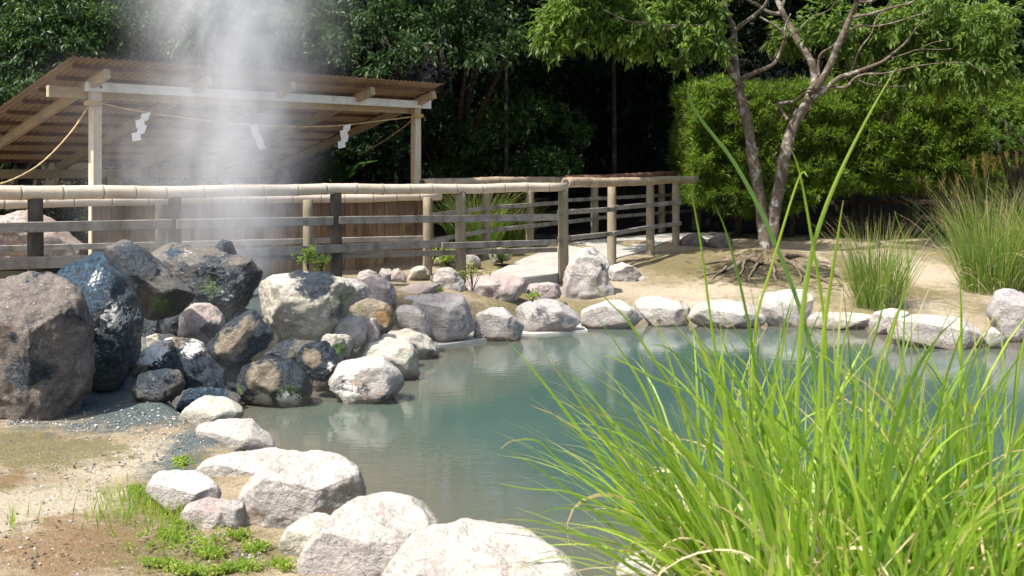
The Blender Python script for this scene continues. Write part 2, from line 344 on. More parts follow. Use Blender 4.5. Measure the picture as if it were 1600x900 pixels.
A_moss = blobs([(60,705,160,32,1.15),(20,690,120,25,1.0),(270,860,150,45,.9),(250,790,90,60,.9),(360,870,140,40,1.0),(300,720,40,22,1.0),(1080,415,110,13,1.25),(1210,425,120,20,1.1),(820,478,110,12,1.2),
                (880,480,180,9,.9),(960,500,220,8,.7),(790,405,70,12,1.3),(840,392,80,10,1.2),(1330,420,40,20,.9),(1360,490,140,12,.8),(700,500,90,20,.9),(1050,440,120,9,.6),(1420,455,120,10,1.0),(1540,480,90,14,.9),(1500,400,90,10,.9),(1250,465,160,8,.8),(520,470,160,40,.9),(60,760,120,20,.5),(180,760,90,25,.45)])
A_sand = blobs([(60,790,130,50,1.1),(190,720,90,35,1.15),(30,820,120,50,1.0),(20,880,80,50,.6),(1450,425,90,26,.9),(1480,475,160,14,.9),(1130,455,260,12,1.0),(1080,470,300,14,.7),(950,440,90,30,.8),(1290,400,60,10,.9),(1000,395,120,8,.7)])
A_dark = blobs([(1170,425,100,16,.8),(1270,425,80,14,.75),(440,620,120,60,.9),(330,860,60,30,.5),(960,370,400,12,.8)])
A_dark = np.maximum(A_dark, 1.3*sm(YY, 18.2, 20.5)); A_dark = np.maximum(A_dark, 1.3*sm(YY-.9*XX, 16.6, 17.6))  # deep shade of the wood and shelter back put into the ground colour
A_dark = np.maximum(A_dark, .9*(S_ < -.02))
def ground_mat():
    m, nt, b = newmat('ground_soil'); g = NG(nt); p = g.pos()
    n1 = g.noise(p, 1.6, 5, .6); n2 = g.noise(p, 9, 6, .7, .4); n3 = g.noise(p, 60, 5, .75); n4 = g.noise(p, 210, 3, .7); v = g.vor(p, 95)
    col = g.mix(g.ramp(n1, .4, .62), (.39,.31,.20), (.32,.25,.155)); col = g.mix(g.ramp(n2, .5, .68), col, (.26,.20,.115))
    def st(a, lo, hi, sc=9, amp=1.9): return g.ramp(g.m('ADD', g.att(a), g.m('MULTIPLY', g.m('SUBTRACT', g.noise(p, sc, 7, .72, .6), .5), amp)), lo, hi)
    col = g.mix(st('sand', .3, .75), col, g.mix(n3, (.40,.33,.23), (.56,.48,.36)))
    col = g.mix(g.m('MULTIPLY', st('orange', .35, .75), .85), col, g.mix(n2, (.17,.105,.045), (.28,.165,.07)))
    col = g.mix(g.m('MULTIPLY', st('moss', .35, .8, 9), .85), col, g.mix(n2, (.10,.085,.03), (.21,.175,.065)))
    col = g.mix(g.m('MULTIPLY', st('blue', .35, .85, 8), .9), col, g.mix(g.noise(p, 31, 7, .75, .5), (.008,.016,.022), (.085,.16,.18)))
    # fine gravel: pale and dark grains
    col = g.mix(g.ramp(n3, .30, .70, .6, 0), col, (.05,.04,.027))
    col = g.mix(g.m('MULTIPLY', g.ramp(v, .16, .30, 1, 0), g.ramp(g.noise(p, 17, 4, .7), .46, .62, 0, .75)), col, (.72,.68,.58))
    v2 = g.vor(p, 48); col = g.mix(g.m('MULTIPLY', g.ramp(v2, .12, .26, 1, 0), g.ramp(g.noise(p, 11, 4, .7), .50, .62, 0, .8)), col, g.mix(g.noise(p, 23, 2), (.05,.045,.04), (.62,.60,.55)))
    col = g.mix(g.ramp(n4, .62, .74, 0, .55), col, (.05,.045,.035))
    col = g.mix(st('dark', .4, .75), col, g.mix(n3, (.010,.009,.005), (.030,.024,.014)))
    g.set(b.inputs['Base Color'], col); b.inputs['Roughness'].default_value = .93; b.inputs['Specular IOR Level'].default_value = .2
    h = g.m('ADD', g.m('MULTIPLY', n2, .7), g.m('MULTIPLY', n3, .45)); h = g.m('ADD', h, g.m('MULTIPLY', g.ramp(v, 0, .4, 1, 0), .18))
    g.set(b.inputs['Normal'], g.bump(h, 1, .025)); return m
nx, ny = len(gx), len(gy)
idx = np.arange(nx*ny).reshape(ny, nx)
FQ = np.stack([idx[:-1,:-1].ravel(), idx[:-1,1:].ravel(), idx[1:,1:].ravel(), idx[1:,:-1].ravel()], 1)
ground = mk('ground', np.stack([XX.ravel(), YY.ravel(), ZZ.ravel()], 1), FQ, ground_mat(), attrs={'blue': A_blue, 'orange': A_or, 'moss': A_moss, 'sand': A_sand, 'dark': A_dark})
tag(ground, kind='structure')
# ---- pool water: milky thermal water, browner where it is shallow
def water_mat():
    m, nt, b = newmat('milky_thermal_water'); g = NG(nt); p = g.pos()
    dp = g.att('depth')
    n = g.noise(p, 1.3, 4, .6, .5)
    f = g.ramp(g.m('ADD', dp, g.m('MULTIPLY', g.m('SUBTRACT', n, .5), .8)), .15, 1.5)
    col = g.mix(f, (.115,.098,.070), (.031,.069,.057))
    col = g.mix(g.ramp(g.noise(p, .7, 3, .6), .45, .7, 0, .5), col, (.046,.083,.070))
    g.set(b.inputs['Base Color'], col); b.inputs['Roughness'].default_value = .02; b.inputs['IOR'].default_value = 1.33
    b.inputs['Specular IOR Level'].default_value = .5
    w1 = g.noise(g.scale(p, (1,2.4,1)), 7, 3, .55, .3); w2 = g.noise(g.scale(p, (1,2.0,1)), 24, 3, .6)
    # rings spreading from where the spring trickles in
    c = G(800, 560, WZ); vm = g.n('VectorMath', operation='DISTANCE'); g.set(vm.inputs[0], p); vm.inputs[1].default_value = c
    ring = g.m('MULTIPLY', g.m('SINE', g.m('MULTIPLY', vm.outputs['Value'], 62)), g.ramp(vm.outputs['Value'], .1, 1.1, .35, 0))
    h = g.m('ADD', g.m('ADD', w1, g.m('MULTIPLY', w2, g.ramp(g.noise(p, .9, 3, .5), .42, .6, .12, .5))), g.m('MULTIPLY', ring, .5))
    g.set(b.inputs['Normal'], g.bump(h, .12, .010)); return m
wx = np.arange(pool[:,0].min()-.5, pool[:,0].max()+.5, .12); wy = np.arange(pool[:,1].min()-.5, pool[:,1].max()+.6, .12)
WX, WY = np.meshgrid(wx, wy); sd = sdist(WX, WY, pool); i2 = np.arange(WX.size).reshape(WX.shape)
FW = np.stack([i2[:-1,:-1].ravel(), i2[:-1,1:].ravel(), i2[1:,1:].ravel(), i2[1:,:-1].ravel()], 1)
FW = FW[(sd.ravel()[FW] < .30).all(1)]
used, inv = np.unique(FW, return_inverse=True)
water = mk('water', np.stack([WX.ravel(), WY.ravel(), np.full(WX.size, WZ)], 1)[used], inv.reshape(FW.shape), water_mat(), attrs={'depth': (-sd).ravel()[used]})
tag(water, kind='structure')
# ---- concrete path sheet, a low ramp
def concrete(name, c):
    m, nt, b = newmat(name); g = NG(nt); p = g.pos(); n = g.noise(p, 3, 6, .7); n3 = g.noise(p, 70, 5, .7)
    col = g.mix(g.ramp(n, .4, .7), c, tuple(x*.72 for x in c)); col = g.mix(g.ramp(n3, .5, .75, 0, .5), col, tuple(x*.45 for x in c))
    g.set(b.inputs['Base Color'], col); b.inputs['Roughness'].default_value = .9; g.set(b.inputs['Normal'], g.bump(n3, .6, .006)); return m
M_conc = concrete('pale_concrete', (.35,.335,.30)); M_ledge = concrete('ledge_render', (.44,.43,.37))
pl = [(700,452,.0),(752,434,.03),(820,407,.05),(868,394,.09),(905,386,.12),(945,378,.16),(1047,366,.20),(1147,362,.24)]
pr = [(745,452,.0),(815,438,.03),(872,427,.05),(930,414,.07),(965,402,.10),(1005,392,.14),(1047,382,.17),(1137,373,.22)]
V = []; Fp = []
for (a, b_) in zip(pl, pr):
    A = G(*a); B = G(*b_)
    for p_ in (A, B):
        p_.z = max(p_.z, float(ground_z(p_.x, p_.y))+.015)
    V += [A, B, (A.x, A.y, A.z-.16), (B.x, B.y, B.z-.16)]
for i in range(len(pl)-1):
    k = i*4; Fp += [(k,k+4,k+5,k+1),(k+1,k+5,k+7,k+3),(k+2,k+6,k+4,k)]
tag(mk('path', np.array([tuple(v) for v in V]), Fp, M_conc, smooth=False), kind='structure')

# ================================================================ ROCKS
RG = {'F': (0,0,1,1), 'R2': (0,350,2.2857,2.2857), 'R3': (0,600,2.2857,2.2867), 'R4': (600,230,2.904,2.904), 'R5': (1050,230,2.727,2.727), 'R8': (350,380,3.215,3.215)}
def cv(reg, x, y): ox, oy, sx, sy = RG[reg]; return ox+x/sx, oy+y/sy
_ico = {}
def ico(k):
    if k not in _ico:
        bm = bmesh.new(); bmesh.ops.create_icosphere(bm, subdivisions=k, radius=1)
        _ico[k] = (np.array([tuple(v.co) for v in bm.verts]), np.array([[v.index for v in f.verts] for f in bm.faces])); bm.free()
    return _ico[k]
def rock(reg, pts, place, typ, label, group, stains=(), dep=.46, name='boulder', seed=None, facets=9, box=.72):
    seed = seed if seed is not None else (hash_(label) % 9973)
    rg = np.random.default_rng(seed)
    pix = np.array([cv(reg, *p) for p in pts]); x0, y0 = pix.min(0); x1, y1 = pix.max(0); h = y1-y0
    low = pix[:,1] > y1-.16*h; pix[low,1] += .10*h
    wpx = x1-x0
    if place[0] == 'g': place = ('b', GG((x0+x1)/2, y1).z-.01)
    if place[0] == 'b':
        dc = (EYE-place[1])*F/(y1-HY); D = dep*(wpx+h)/2/F*dc; d = dc+.55*D
    else:
        d = place[1]; D = dep*(wpx+h)/2/F*d
    W = np.array([[(px-800)/F*d, EYE-(py-HY)/F*d] for px, py in pix])
    c = np.array([(W[:,0].min()+W[:,0].max())/2, (W[:,1].min()+W[:,1].max())/2]); Q = W-c
    th = np.linspace(0, 2*np.pi, 361)[:-1]; rr = np.zeros(360); n = len(Q)
    for i in range(n):                     # ray against outline
        a = Q[i]; e = Q[(i+1) % n]-a
        dx, dz = np.cos(th), np.sin(th); det = dx*(-e[1])+e[0]*dz; det = np.where(np.abs(det) < 1e-9, 1e-9, det)
        t = (-a[0]*e[1]+e[0]*a[1])/det; s = (dx*a[1]-dz*a[0])/det
        ok = (t > 0) & (s >= -1e-6) & (s <= 1+1e-6); rr = np.where(ok, np.maximum(rr, t), rr)
    rr[rr == 0] = rr[rr > 0].mean()
    ker = np.exp(-(np.arange(-12,13)/5.5)**2); ker /= ker.sum(); rr = np.convolve(np.concatenate([rr[-12:], rr, rr[:12]]), ker, 'valid')
    Vs, Fc = ico(6 if wpx > 150 else 5 if wpx > 42 else 4)
    u = Vs; rho = np.hypot(u[:,0], u[:,2]); ang = np.arctan2(u[:,2], u[:,0]) % (2*np.pi)
    r = np.interp(ang*180/np.pi, np.arange(361), np.append(rr, rr[0]))
    X = np.stack([np.cos(ang)*r*rho**box, np.sign(u[:,1])*np.abs(u[:,1])**.85*D, np.sin(ang)*r*rho**box], 1)
    rm = rr.mean(); sc = np.array([rm, D, rm]); U = X/sc
    for k in range(facets):                # chisel broad faces, mostly towards the front and the top
        nv = rg.normal(size=3); nv[1] = -abs(nv[1])*1.3-.25 if k < facets*.75 else nv[1]; nv[2] += .15; nv /= np.linalg.norm(nv)
        hgt = np.quantile(U@nv, .985)*rg.uniform(.70,.92); ex = U@nv-hgt
        U = U-np.where(ex > 0, ex*.86, 0)[:,None]*nv
    if group in (NEAR, FAR):      # sawn-looking flat top and front of the bank stones
        for nv, q in (((.05,-.42,.90), .64 if group == NEAR else .74), ((-.2,-.95,.10), .78), ((.55,-.80,.0), .84)):
            nv = np.array(nv); nv /= np.linalg.norm(nv); ex = U@nv-np.quantile(U@nv, .995)*q; U = U-np.where(ex > 0, ex*.93, 0)[:,None]*nv
    X = U*sc
    nrm = U/np.linalg.norm(U, axis=1)[:,None]
    o3 = rg.uniform(-50, 50, 3); f1 = 2.2/rm; am = rm*(.055 if group in (NEAR, FAR) else .085)
    dsp = np.array([mnoise.fractal(Vector((x*f1+o3[0], y*f1+o3[1], z*f1+o3[2])), .8, 2.2, 6) for x, y, z in X])
    rid = np.array([mnoise.ridged_multi_fractal(Vector((x*f1*.8+o3[1], y*f1*.8, z*f1*.9)), 1.0, 2.1, 4, 1.0, 2.0) for x, y, z in X])
    X = X+nrm*((dsp*am)+(rid-1.1)*am*.22)[:,None]
    for ax, q in ((0, 0), (2, 1)):         # keep the traced extent
        lo, hi = Q[:,q].min(), Q[:,q].max(); a_, b__ = X[:,ax].min(), X[:,ax].max(); X[:,ax] = lo+(X[:,ax]-a_)*(hi-lo)/(b__-a_)
    org = np.array([c[0], d, c[1]])
    att = {k: np.zeros(len(X)) for k in ('dark','blue','green','crust','ochre')}
    ppm = d/F
    for (k, sx, sy, sr, ss) in stains:
        px, py = cv(reg, sx, sy); sr = sr/RG[reg][2]*ppm
        wx_, wz_ = (px-800)*ppm-c[0], EYE-(py-HY)*ppm-c[1]
        fall = np.exp(-((X[:,0]-wx_)**2+(X[:,2]-wz_)**2+(.35*np.maximum(0, X[:,1]))**2)/sr**2)
        if k[0] == '-': att[k[1:]] = att[k[1:]]*(1-ss*fall)
        else: att[k] = np.maximum(att[k], ss*fall)
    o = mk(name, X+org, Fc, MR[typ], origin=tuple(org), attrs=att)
    return tag(o, label, 'rock', group)
def hash_(s):
    h = 5381
    for ch in s: h = (h*33+ord(ch)) & 0xffffffff
    return h
SPR = 'rocks heaped around the steaming spring'; NEAR = 'stones along the near left bank'; FAR = 'stones edging the far side of the pool'; FEN = 'stones at the foot of the fences'
T = [
('R2',[(-110,300),(-60,225),(0,185),(60,175),(150,182),(230,215),(290,262),(318,350),(325,480),(300,600),(230,668),(100,698),(0,690),(-90,640),(-120,450)],('b',-.11),'brown','huge rounded reddish brown boulder cut by the left edge of the photo',SPR,[('dark',170,500,110,.62),('dark',110,180,60,.6),('dark',130,380,28,.65),('dark',290,330,60,.5)],.50),
('R2',[(180,180),(240,130),(340,98),(380,118),(440,180),(480,260),(495,360),(490,440),(460,510),(400,555),(340,560),(280,520),(230,400),(190,260)],('d',7.5),'dark','tall blue-black boulder just right of the huge reddish brown one',SPR,[('blue',300,200,150,1.2),('dark',400,350,200,1.0),('crust',370,190,60,.6),('crust',450,320,70,.7),('crust',380,430,70,.5),('crust',250,150,80,.36),('green',390,510,60,.50)]),
('R2',[(365,95),(400,60),(440,65),(510,112),(600,200),(680,268),(650,300),(575,322),(500,285),(430,195),(380,135)],('d',8.3),'dark','dark slab leaning diagonally above the purple stone',SPR,[('dark',480,150,100,.9),('crust',560,200,20,.4),('crust',480,230,40,.50),('green',590,280,60,.6),('crust',600,270,30,.48)]),
('R2',[(530,130),(560,100),(610,80),(680,65),(760,85),(850,115),(900,150),(930,200),(912,280),(850,322),(740,330),(690,270),(600,190),(540,150)],('d',9.5),'dark','broad black boulder behind the plume of steam',SPR,[('dark',800,240,200,.6),('blue',640,100,60,.6),('crust',680,90,70,.44),('crust',800,120,30,.45),('green',780,220,70,.6),('crust',830,250,60,.5),('ochre',780,200,40,.4)]),
('R2',[(745,120),(755,70),(785,55),(825,65),(842,110),(830,150),(780,160)],('d',9.75),'dark','small dark knob on top of the broad black boulder',SPR,[('dark',790,80,60,.7),('crust',800,130,25,.5)]),
('R2',[(570,385),(568,335),(620,300),(660,292),(650,400),(610,410)],('d',8.85),'dark','small dark stone tucked left of the purple one',SPR,[('dark',600,340,80,.8)]),
('R2',[(640,400),(640,310),(700,280),(760,285),(800,330),(795,380),(760,445),(700,432)],('d',8.75),'pink','purple-pink stone with a white crust in the middle of the heap',SPR,[('crust',660,340,30,.7),('dark',760,380,45,.7),('dark',780,310,25,.4)]),
('R2',[(740,460),(758,420),(830,350),(890,308),(950,335),(975,380),(975,420),(930,462),(850,492),(780,492)],('d',8.35),'tan','tilted stone with a tan face inside a black rim',SPR,[('dark',860,400,240,1.25),('-dark',845,415,66,1.1),('-dark',900,355,40,.7)]),
('R2',[(910,245),(930,190),(1000,172),(1060,163),(1150,163),(1205,185),(1250,238),(1262,290),(1200,362),(1150,402),(1100,418),(1040,402),(970,352),(918,300)],('d',9.1),'cream','big whitish boulder with a blue-black cap right of the steam',SPR,[('dark',1140,200,75,.85),('dark',1060,170,40,.6),('dark',1200,310,50,.55),('green',1225,260,45,.6),('green',1040,385,35,.55),('crust',1100,350,60,.5),('crust',1180,300,60,.5),('crust',980,230,80,.38)]),
('R2',[(930,330),(990,345),(1060,400),(1000,430),(950,400)],('d',9.2),'tan','brown stone wedged beneath the big whitish boulder',SPR,[('dark',980,390,60,.45)]),
('R2',[(1195,210),(1205,193),(1260,192),(1310,222),(1325,260),(1300,290),(1250,300),(1200,290)],('d',9.9),'grey','smooth grey stone peeping out behind the big whitish boulder',SPR,[('dark',1230,220,40,.45)]),
('R2',[(1278,225),(1330,186),(1380,188),(1412,230),(1415,282),(1340,300),(1285,270)],('d',10.6),'pink','rounded pale pink stone above the ochre and green one',SPR,[]),
('R2',[(1248,300),(1290,270),(1370,264),(1412,298),(1418,350),(1370,384),(1300,380),(1258,345)],('d',9.6),'tan','mottled ochre and green stone on the right of the heap',SPR,[('ochre',1375,325,45,.8),('green',1290,300,50,.5),('dark',1280,330,40,.4)]),
('R2',[(1190,400),(1205,350),(1245,325),(1290,330),(1310,380),(1300,430),(1240,445),(1200,432)],('d',9.15),'grey','grey stone veiled in thin steam below the big whitish boulder',SPR,[('crust',1260,370,50,.4)]),
('R2',[(1285,330),(1330,335),(1356,372),(1350,412),(1290,430),(1280,380)],('d',9.3),'pink','rusty pink stone squeezed under the ochre one',SPR,[('ochre',1320,370,35,.45)]),
('R2',[(470,530),(480,500),(530,450),(600,416),(680,408),(722,420),(730,470),(790,530),(805,580),(700,600),(600,600),(480,580),(440,565)],('d',7.9),'tan','low stone crusted yellow-white in front of the purple one',SPR,[('crust',690,440,45,.85),('crust',520,490,55,.55),('dark',640,510,90,1.2),('ochre',560,480,40,.5),('dark',740,560,90,1.3),('crust',560,440,80,.8)]),
('R2',[(520,440),(522,410),(560,390),(620,392),(640,415),(600,440)],('d',8.6),'cream','pale crusty lump under the small dark stone',SPR,[('green',580,410,40,.4)]),
('R2',[(475,585),(500,540),(570,520),(635,530),(660,572),(642,620),(570,640),(490,625)],('d',7.15),'dark','small smooth blackish green stone at the front of the heap',SPR,[('dark',560,540,90,.7),('green',580,580,60,.32)]),
('R2',[(605,655),(640,605),(700,585),(800,590),(855,620),(850,655),(700,680)],('d',7.4),'dark','low blue-black lump behind the first pale bank stone',SPR,[('blue',730,630,110,.9)]),
('R2',[(838,565),(868,502),(950,473),(1040,488),(1092,540),(1112,600),(1092,642),(1000,657),(900,648),(850,612)],('b',-.35),'tan','round stone with a tan eye in a black ring at the water',SPR,[('dark',970,560,260,1.3),('-dark',955,545,78,1.15),('crust',950,622,60,.75),('crust',1040,625,60,.8),('green',1040,600,60,.75),('green',860,590,40,.6),('crust',860,560,15,.5)]),
('R2',[(800,590),(812,520),(860,480),(900,500),(870,600),(830,625)],('d',8.35),'dark','dark stone half hidden on the left of the tan-eyed stone',SPR,[('dark',840,540,80,.8),('ochre',820,530,25,.5)]),
('R2',[(945,462),(980,420),(1040,412),(1125,425),(1070,455),(1060,500),(1000,480)],('d',8.7),'dark','flat blue-black stone with a yellow-green edge between two tan-faced stones',SPR,[('dark',1000,440,60,.9),('green',1060,460,25,.6),('crust',1080,435,18,.5)]),
('R2',[(1058,470),(1088,430),(1160,418),(1200,450),(1212,510),(1165,552),(1110,545),(1070,502)],('d',8.45),'tan','small black-rimmed stone with a tan centre beside the angular white one',SPR,[('dark',1110,480,130,1.3),('-dark',1120,472,44,1.1),('crust',1185,500,30,.65),('green',1170,530,25,.4)]),
('R2',[(1105,600),(1115,545),(1200,510),(1220,580),(1180,620)],('d',8.75),'dark','shaded dark stone in the gap left of the angular white one',SPR,[('dark',1150,580,90,.9)]),
('R2',[(1138,410),(1190,388),(1250,402),(1258,450),(1225,492),(1178,470)],('d',8.9),'cream','stone with a bright green mossy face near the waterline',SPR,[('green',1215,445,40,.85),('crust',1170,405,30,.5),('dark',1235,480,25,.5)]),
('R2',[(1252,465),(1300,430),(1395,410),(1460,420),(1490,460),(1500,540),(1440,560),(1340,560),(1270,520)],('b',-.35),'cream','rounded cream stone behind the angular white one in the water',SPR,[('green',1430,470,60,.3),('ochre',1460,540,40,.5)]),
('R2',[(1350,415),(1400,382),(1470,374),(1530,400),(1555,440),(1568,475),(1500,485),(1420,460)],('b',-.35),'cream','smooth sandy stone farther right with a rusty waterline',SPR,[('dark',1540,460,20,.6),('ochre',1520,476,30,.6)]),
('R2',[(1170,540),(1212,503),(1290,473),(1370,473),(1420,520),(1442,580),(1422,637),(1330,642),(1250,637),(1200,592)],('b',-.35),'white','angular white stone standing alone in the shallow water',SPR,[('ochre',1290,570,55,.62),('dark',1300,575,40,.5),('crust',1250,600,90,.7),('dark',1240,575,40,.6),('ochre',1370,590,40,.5),('dark',1380,610,30,.5)]),
('R2',[(633,705),(660,660),(720,620),(800,625),(862,662),(866,690),(840,715),(740,722),(690,742),(640,735)],('b',-.16),'cream','smooth greenish white stone, farthest of the near bank',NEAR,[]),
('R3',[(672,205),(690,170),(730,150),(800,135),(900,130),(930,165),(975,205),(982,235),(900,252),(800,247),(720,237)],('b',-.2),'white','cracked white stone with a tan lower edge, second along the near bank',NEAR,[('ochre',900,225,60,.45),('dark',700,225,25,.4)]),
('R3',[(700,320),(740,272),(850,255),(960,240),(1022,245),(1045,300),(900,390),(800,405),(760,360)],('b',-.2),'white','flat bleached slab behind the tallest near stone',NEAR,[]),
('R3',[(522,380),(558,325),(640,315),(720,330),(792,378),(792,415),(720,432),(640,462),(560,432)],('b',-.12),'white','low wedge-shaped stone with a grey flank beside green weeds',NEAR,[('dark',540,370,25,.3)]),
('R3',[(643,470),(658,435),(720,410),(790,425),(832,460),(822,492),(740,512),(660,502)],('b',-.12),'pink','small pointed stone casting a dark shadow on the soil',NEAR,[]),
('R3',[(790,440),(830,418),(868,430),(880,500),(860,522),(815,505)],('b',-.12),'grey','grey chip wedged against the left foot of the tallest near stone',NEAR,[]),
('R3',[(856,345),(895,285),(1000,253),(1130,250),(1222,273),(1272,310),(1302,385),(1290,432),(1222,462),(1130,502),(1000,532),(872,482),(852,420)],('b',-.13),'white','tallest blocky stone of the near bank with purple streaks on its face',NEAR,[('ochre',920,470,90,.5),('dark',1260,380,30,.4)],.46),
('R3',[(998,580),(1030,520),(1100,480),(1200,472),(1180,560),(1090,635),(1030,615)],('b',-.13),'cream','thin cream slab wedged left of the bleached domed stone',NEAR,[('green',1120,540,60,.3)]),
('R3',[(1062,665),(1095,575),(1160,500),(1250,430),(1350,413),(1450,428),(1540,460),(1578,520),(1480,600),(1400,690),(1250,715),(1090,700)],('b',-.14),'white','bleached domed stone just right of the tallest near stone',NEAR,[('ochre',1200,660,60,.4)],.46),
('F',[(583,890),(605,862),(650,842),(720,828),(790,832),(850,855),(900,892),(925,935),(850,975),(650,975),(585,935)],('b',-.16),'white','broad white stone cut by the bottom edge of the photo',NEAR,[('ochre',625,900,18,.4)],.46),
('F',[(575,905),(590,868),(625,850),(650,868),(620,930)],('d',4.9),'tan','narrow brown stone between two bleached bank stones',NEAR,[]),
('F',[(962,895),(1000,868),(1070,866),(1140,882),(1175,915),(1100,940),(990,930)],('b',-.25),'white','pale stone glimpsed through the foreground grass at the bottom',NEAR,[]),
# far bank, left to right
('R8',[(862,360),(880,310),(940,315),(1000,370),(1035,440),(1040,480),(960,470),(880,420)],('d',10.5),'grey','grey-brown sloping stone left of the large angular grey one',FAR,[('dark',980,390,30,.35)]),
('R8',[(875,300),(920,270),(1000,262),(980,300),(940,325),(885,320)],('d',11.2),'grey','low grey stone behind the large angular grey one',FAR,[]),
('R4',[(128,700),(170,670),(300,659),(372,690),(412,750),(402,812),(340,842),(240,872),(200,822),(138,770)],('d',11.1),'grey','large angular grey stone left of the white rounded one',FAR,[('dark',240,740,40,.45)]),
('R4',[(405,860),(418,760),(480,733),(560,728),(612,760),(637,820),(620,857),(500,872)],('b',-.33),'white','white rounded stone with rusty blotches at the left end of the ledge',FAR,[('ochre',450,770,40,.4)]),
('R4',[(598,745),(660,708),(740,690),(830,708),(882,760),(892,815),(790,830),(650,838),(625,800)],('b',-.33),'grey','mottled purple-grey stone right of the white rounded one',FAR,[]),
('R4',[(890,810),(890,740),(1000,700),(1060,692),(1130,740),(1178,790),(1150,812),(1000,827),(920,822)],('b',-.35),'white','long white stone directly below the standing boulder',FAR,[]),
('R4',[(1140,700),(1200,678),(1330,680),(1392,730),(1392,795),(1300,812),(1230,802),(1180,740)],('b',-.35),'white','white stone split by dark cracks right of the long white one',FAR,[('dark',1240,780,20,.5),('dark',1390,740,20,.5)]),
('R5',[(65,680),(110,662),(250,653),(332,665),(392,690),(402,745),(330,772),(180,772),(110,752),(75,720)],('b',-.35),'white','low broad whitish stone left of the square block',FAR,[('ochre',110,680,30,.4)]),
('R5',[(373,640),(390,613),(480,608),(592,613),(600,660),(590,710),(545,768),(430,768),(380,710)],('b',-.35),'white','upright square block with a brown right shoulder',FAR,[('ochre',570,650,28,.6),('ochre',400,640,20,.4)]),
('R5',[(568,725),(620,702),(700,702),(800,708),(865,718),(855,762),(700,778),(590,768)],('b',-.35),'cream','low cream slab right of the square block',FAR,[('ochre',830,740,30,.4)]),
('R5',[(846,755),(870,708),(940,688),(1012,708),(985,745),(930,800),(860,800)],('b',-.35),'white','small pinkish white stone below the slender grass tuft',FAR,[]),
('R5',[(936,785),(970,740),(1060,713),(1200,723),(1292,740),(1345,790),(1322,852),(1150,858),(980,838)],('b',-.35),'white','long sloping white stone near the right end of the bank',FAR,[]),
('R5',[(1325,805),(1370,768),(1422,818),(1422,856),(1335,860)],('b',-.35),'white','small pale wedge at the right end of the long sloping stone',FAR,[]),
('R5',[(1345,710),(1395,612),(1500,606),(1570,650),(1575,800),(1400,810)],('b',-.3),'grey','tall grey stone at the right edge of the photo',FAR,[('ochre',1370,680,30,.3)]),
# around the fences
('R4',[(-25,590),(-10,555),(30,550),(45,590),(20,612)],('g',),'grey','small grey stone farthest left under the board wall',FEN,[]),
('R4',[(28,600),(45,555),(80,548),(102,580),(102,612),(40,616)],('g',),'pink','small pinkish stone, second under the board wall',FEN,[]),
('R4',[(104,595),(128,545),(180,538),(212,570),(212,602),(115,608)],('g',),'cream','small cream stone, third under the board wall',FEN,[]),
('R4',[(-125,610),(-110,568),(-70,555),(-35,570),(-20,610)],('g',),'grey','grey stone under the board wall beside the steam',FEN,[]),
('R4',[(214,600),(238,550),(300,543),(347,575),(374,640),(368,690),(320,672),(235,640)],('d',12.55),'white','mottled upright stone leaning on the second round post',FEN,[('green',350,660,30,.4),('dark',310,600,25,.35)]),
('R4',[(48,650),(130,614),(220,622),(262,650),(200,690),(120,700),(62,705)],('d',11.7),'pink','flat purple-pink stone in front of the small wall stones',FEN,[]),
('R4',[(376,690),(368,612),(440,583),(560,578),(622,600),(648,660),(560,702),(450,702)],('b',-.13),'pink','wide pink-grey boulder with dark mottling in front of the path',FEN,[('dark',510,640,45,.45)]),
('R4',[(647,665),(660,620),(740,612),(802,625),(808,682),(700,692)],('b',-.13),'pink','small brown-pink stone left of the standing boulder',FEN,[]),
('R4',[(805,682),(815,600),(838,520),(882,464),(960,454),(1022,470),(1038,510),(1012,560),(1042,640),(1045,682),(900,690)],('g',),'white','standing grey and white boulder beside the corner post',FEN,[('dark',960,480,70,.35),('dark',990,540,30,.5)]),
('R4',[(1010,600),(1015,545),(1080,522),(1142,550),(1172,590),(1130,614)],('g',),'white','low pale stone right of the standing boulder',FEN,[]),
('R4',[(1135,608),(1150,585),(1185,590),(1192,612)],('g',),'white','tiny pale stone beside the low pale one',FEN,[]),
('R4',[(1340,460),(1348,420),(1400,388),(1442,400),(1468,445),(1450,474)],('b',.1),'brown','dark brown stone in shade right of the last near post',FEN,[]),
('R4',[(1462,455),(1475,415),(1550,403),(1580,430),(1560,468),(1500,470)],('b',.12),'brown','low mossy stone in shade left of the tree',FEN,[('green',1520,430,50,.5)]),
('R4',[(475,500),(488,462),(530,453),(572,470),(578,510),(500,524)],('d',15.2),'grey','rounded grey stone behind the fence left of the path',FEN,[('green',520,510,30,.5)]),
('R4',[(365,545),(368,490),(400,478),(437,510),(442,542)],('d',14.8),'grey','squat grey stone behind the second round post',FEN,[]),
('R4',[(225,540),(235,500),(290,490),(330,520),(328,545)],('d',14.6),'tan','mossy brown stone under green leaves behind the fence',FEN,[('green',280,510,60,.6)]),
]
T += [
('R2',[(330,560),(420,540),(480,570),(520,600),(480,640),(380,640),(320,610)],('d',7.6),'dark','low wet black lump between the tall blue-black boulder and the small blackish green stone',SPR,[('blue',400,580,80,.9)]),
('R2',[(480,330),(520,300),(580,330),(600,400),(560,470),(500,480),(470,400)],('d',9.0),'dark','shadowed black stone beneath the leaning dark slab',SPR,[('dark',540,400,120,1.2)]),
('R2',[(780,300),(860,300),(920,310),(930,350),(880,380),(800,380),(770,340)],('d',9.6),'dark','black stone showing above the tilted tan-faced stone',SPR,[('dark',850,330,120,1.0)]),
('R2',[(1000,400),(1080,395),(1150,400),(1140,440),(1060,440),(1000,430)],('d',9.3),'dark','dark stone beneath the base of the big whitish boulder',SPR,[('dark',1070,420,120,1.2)]),
]
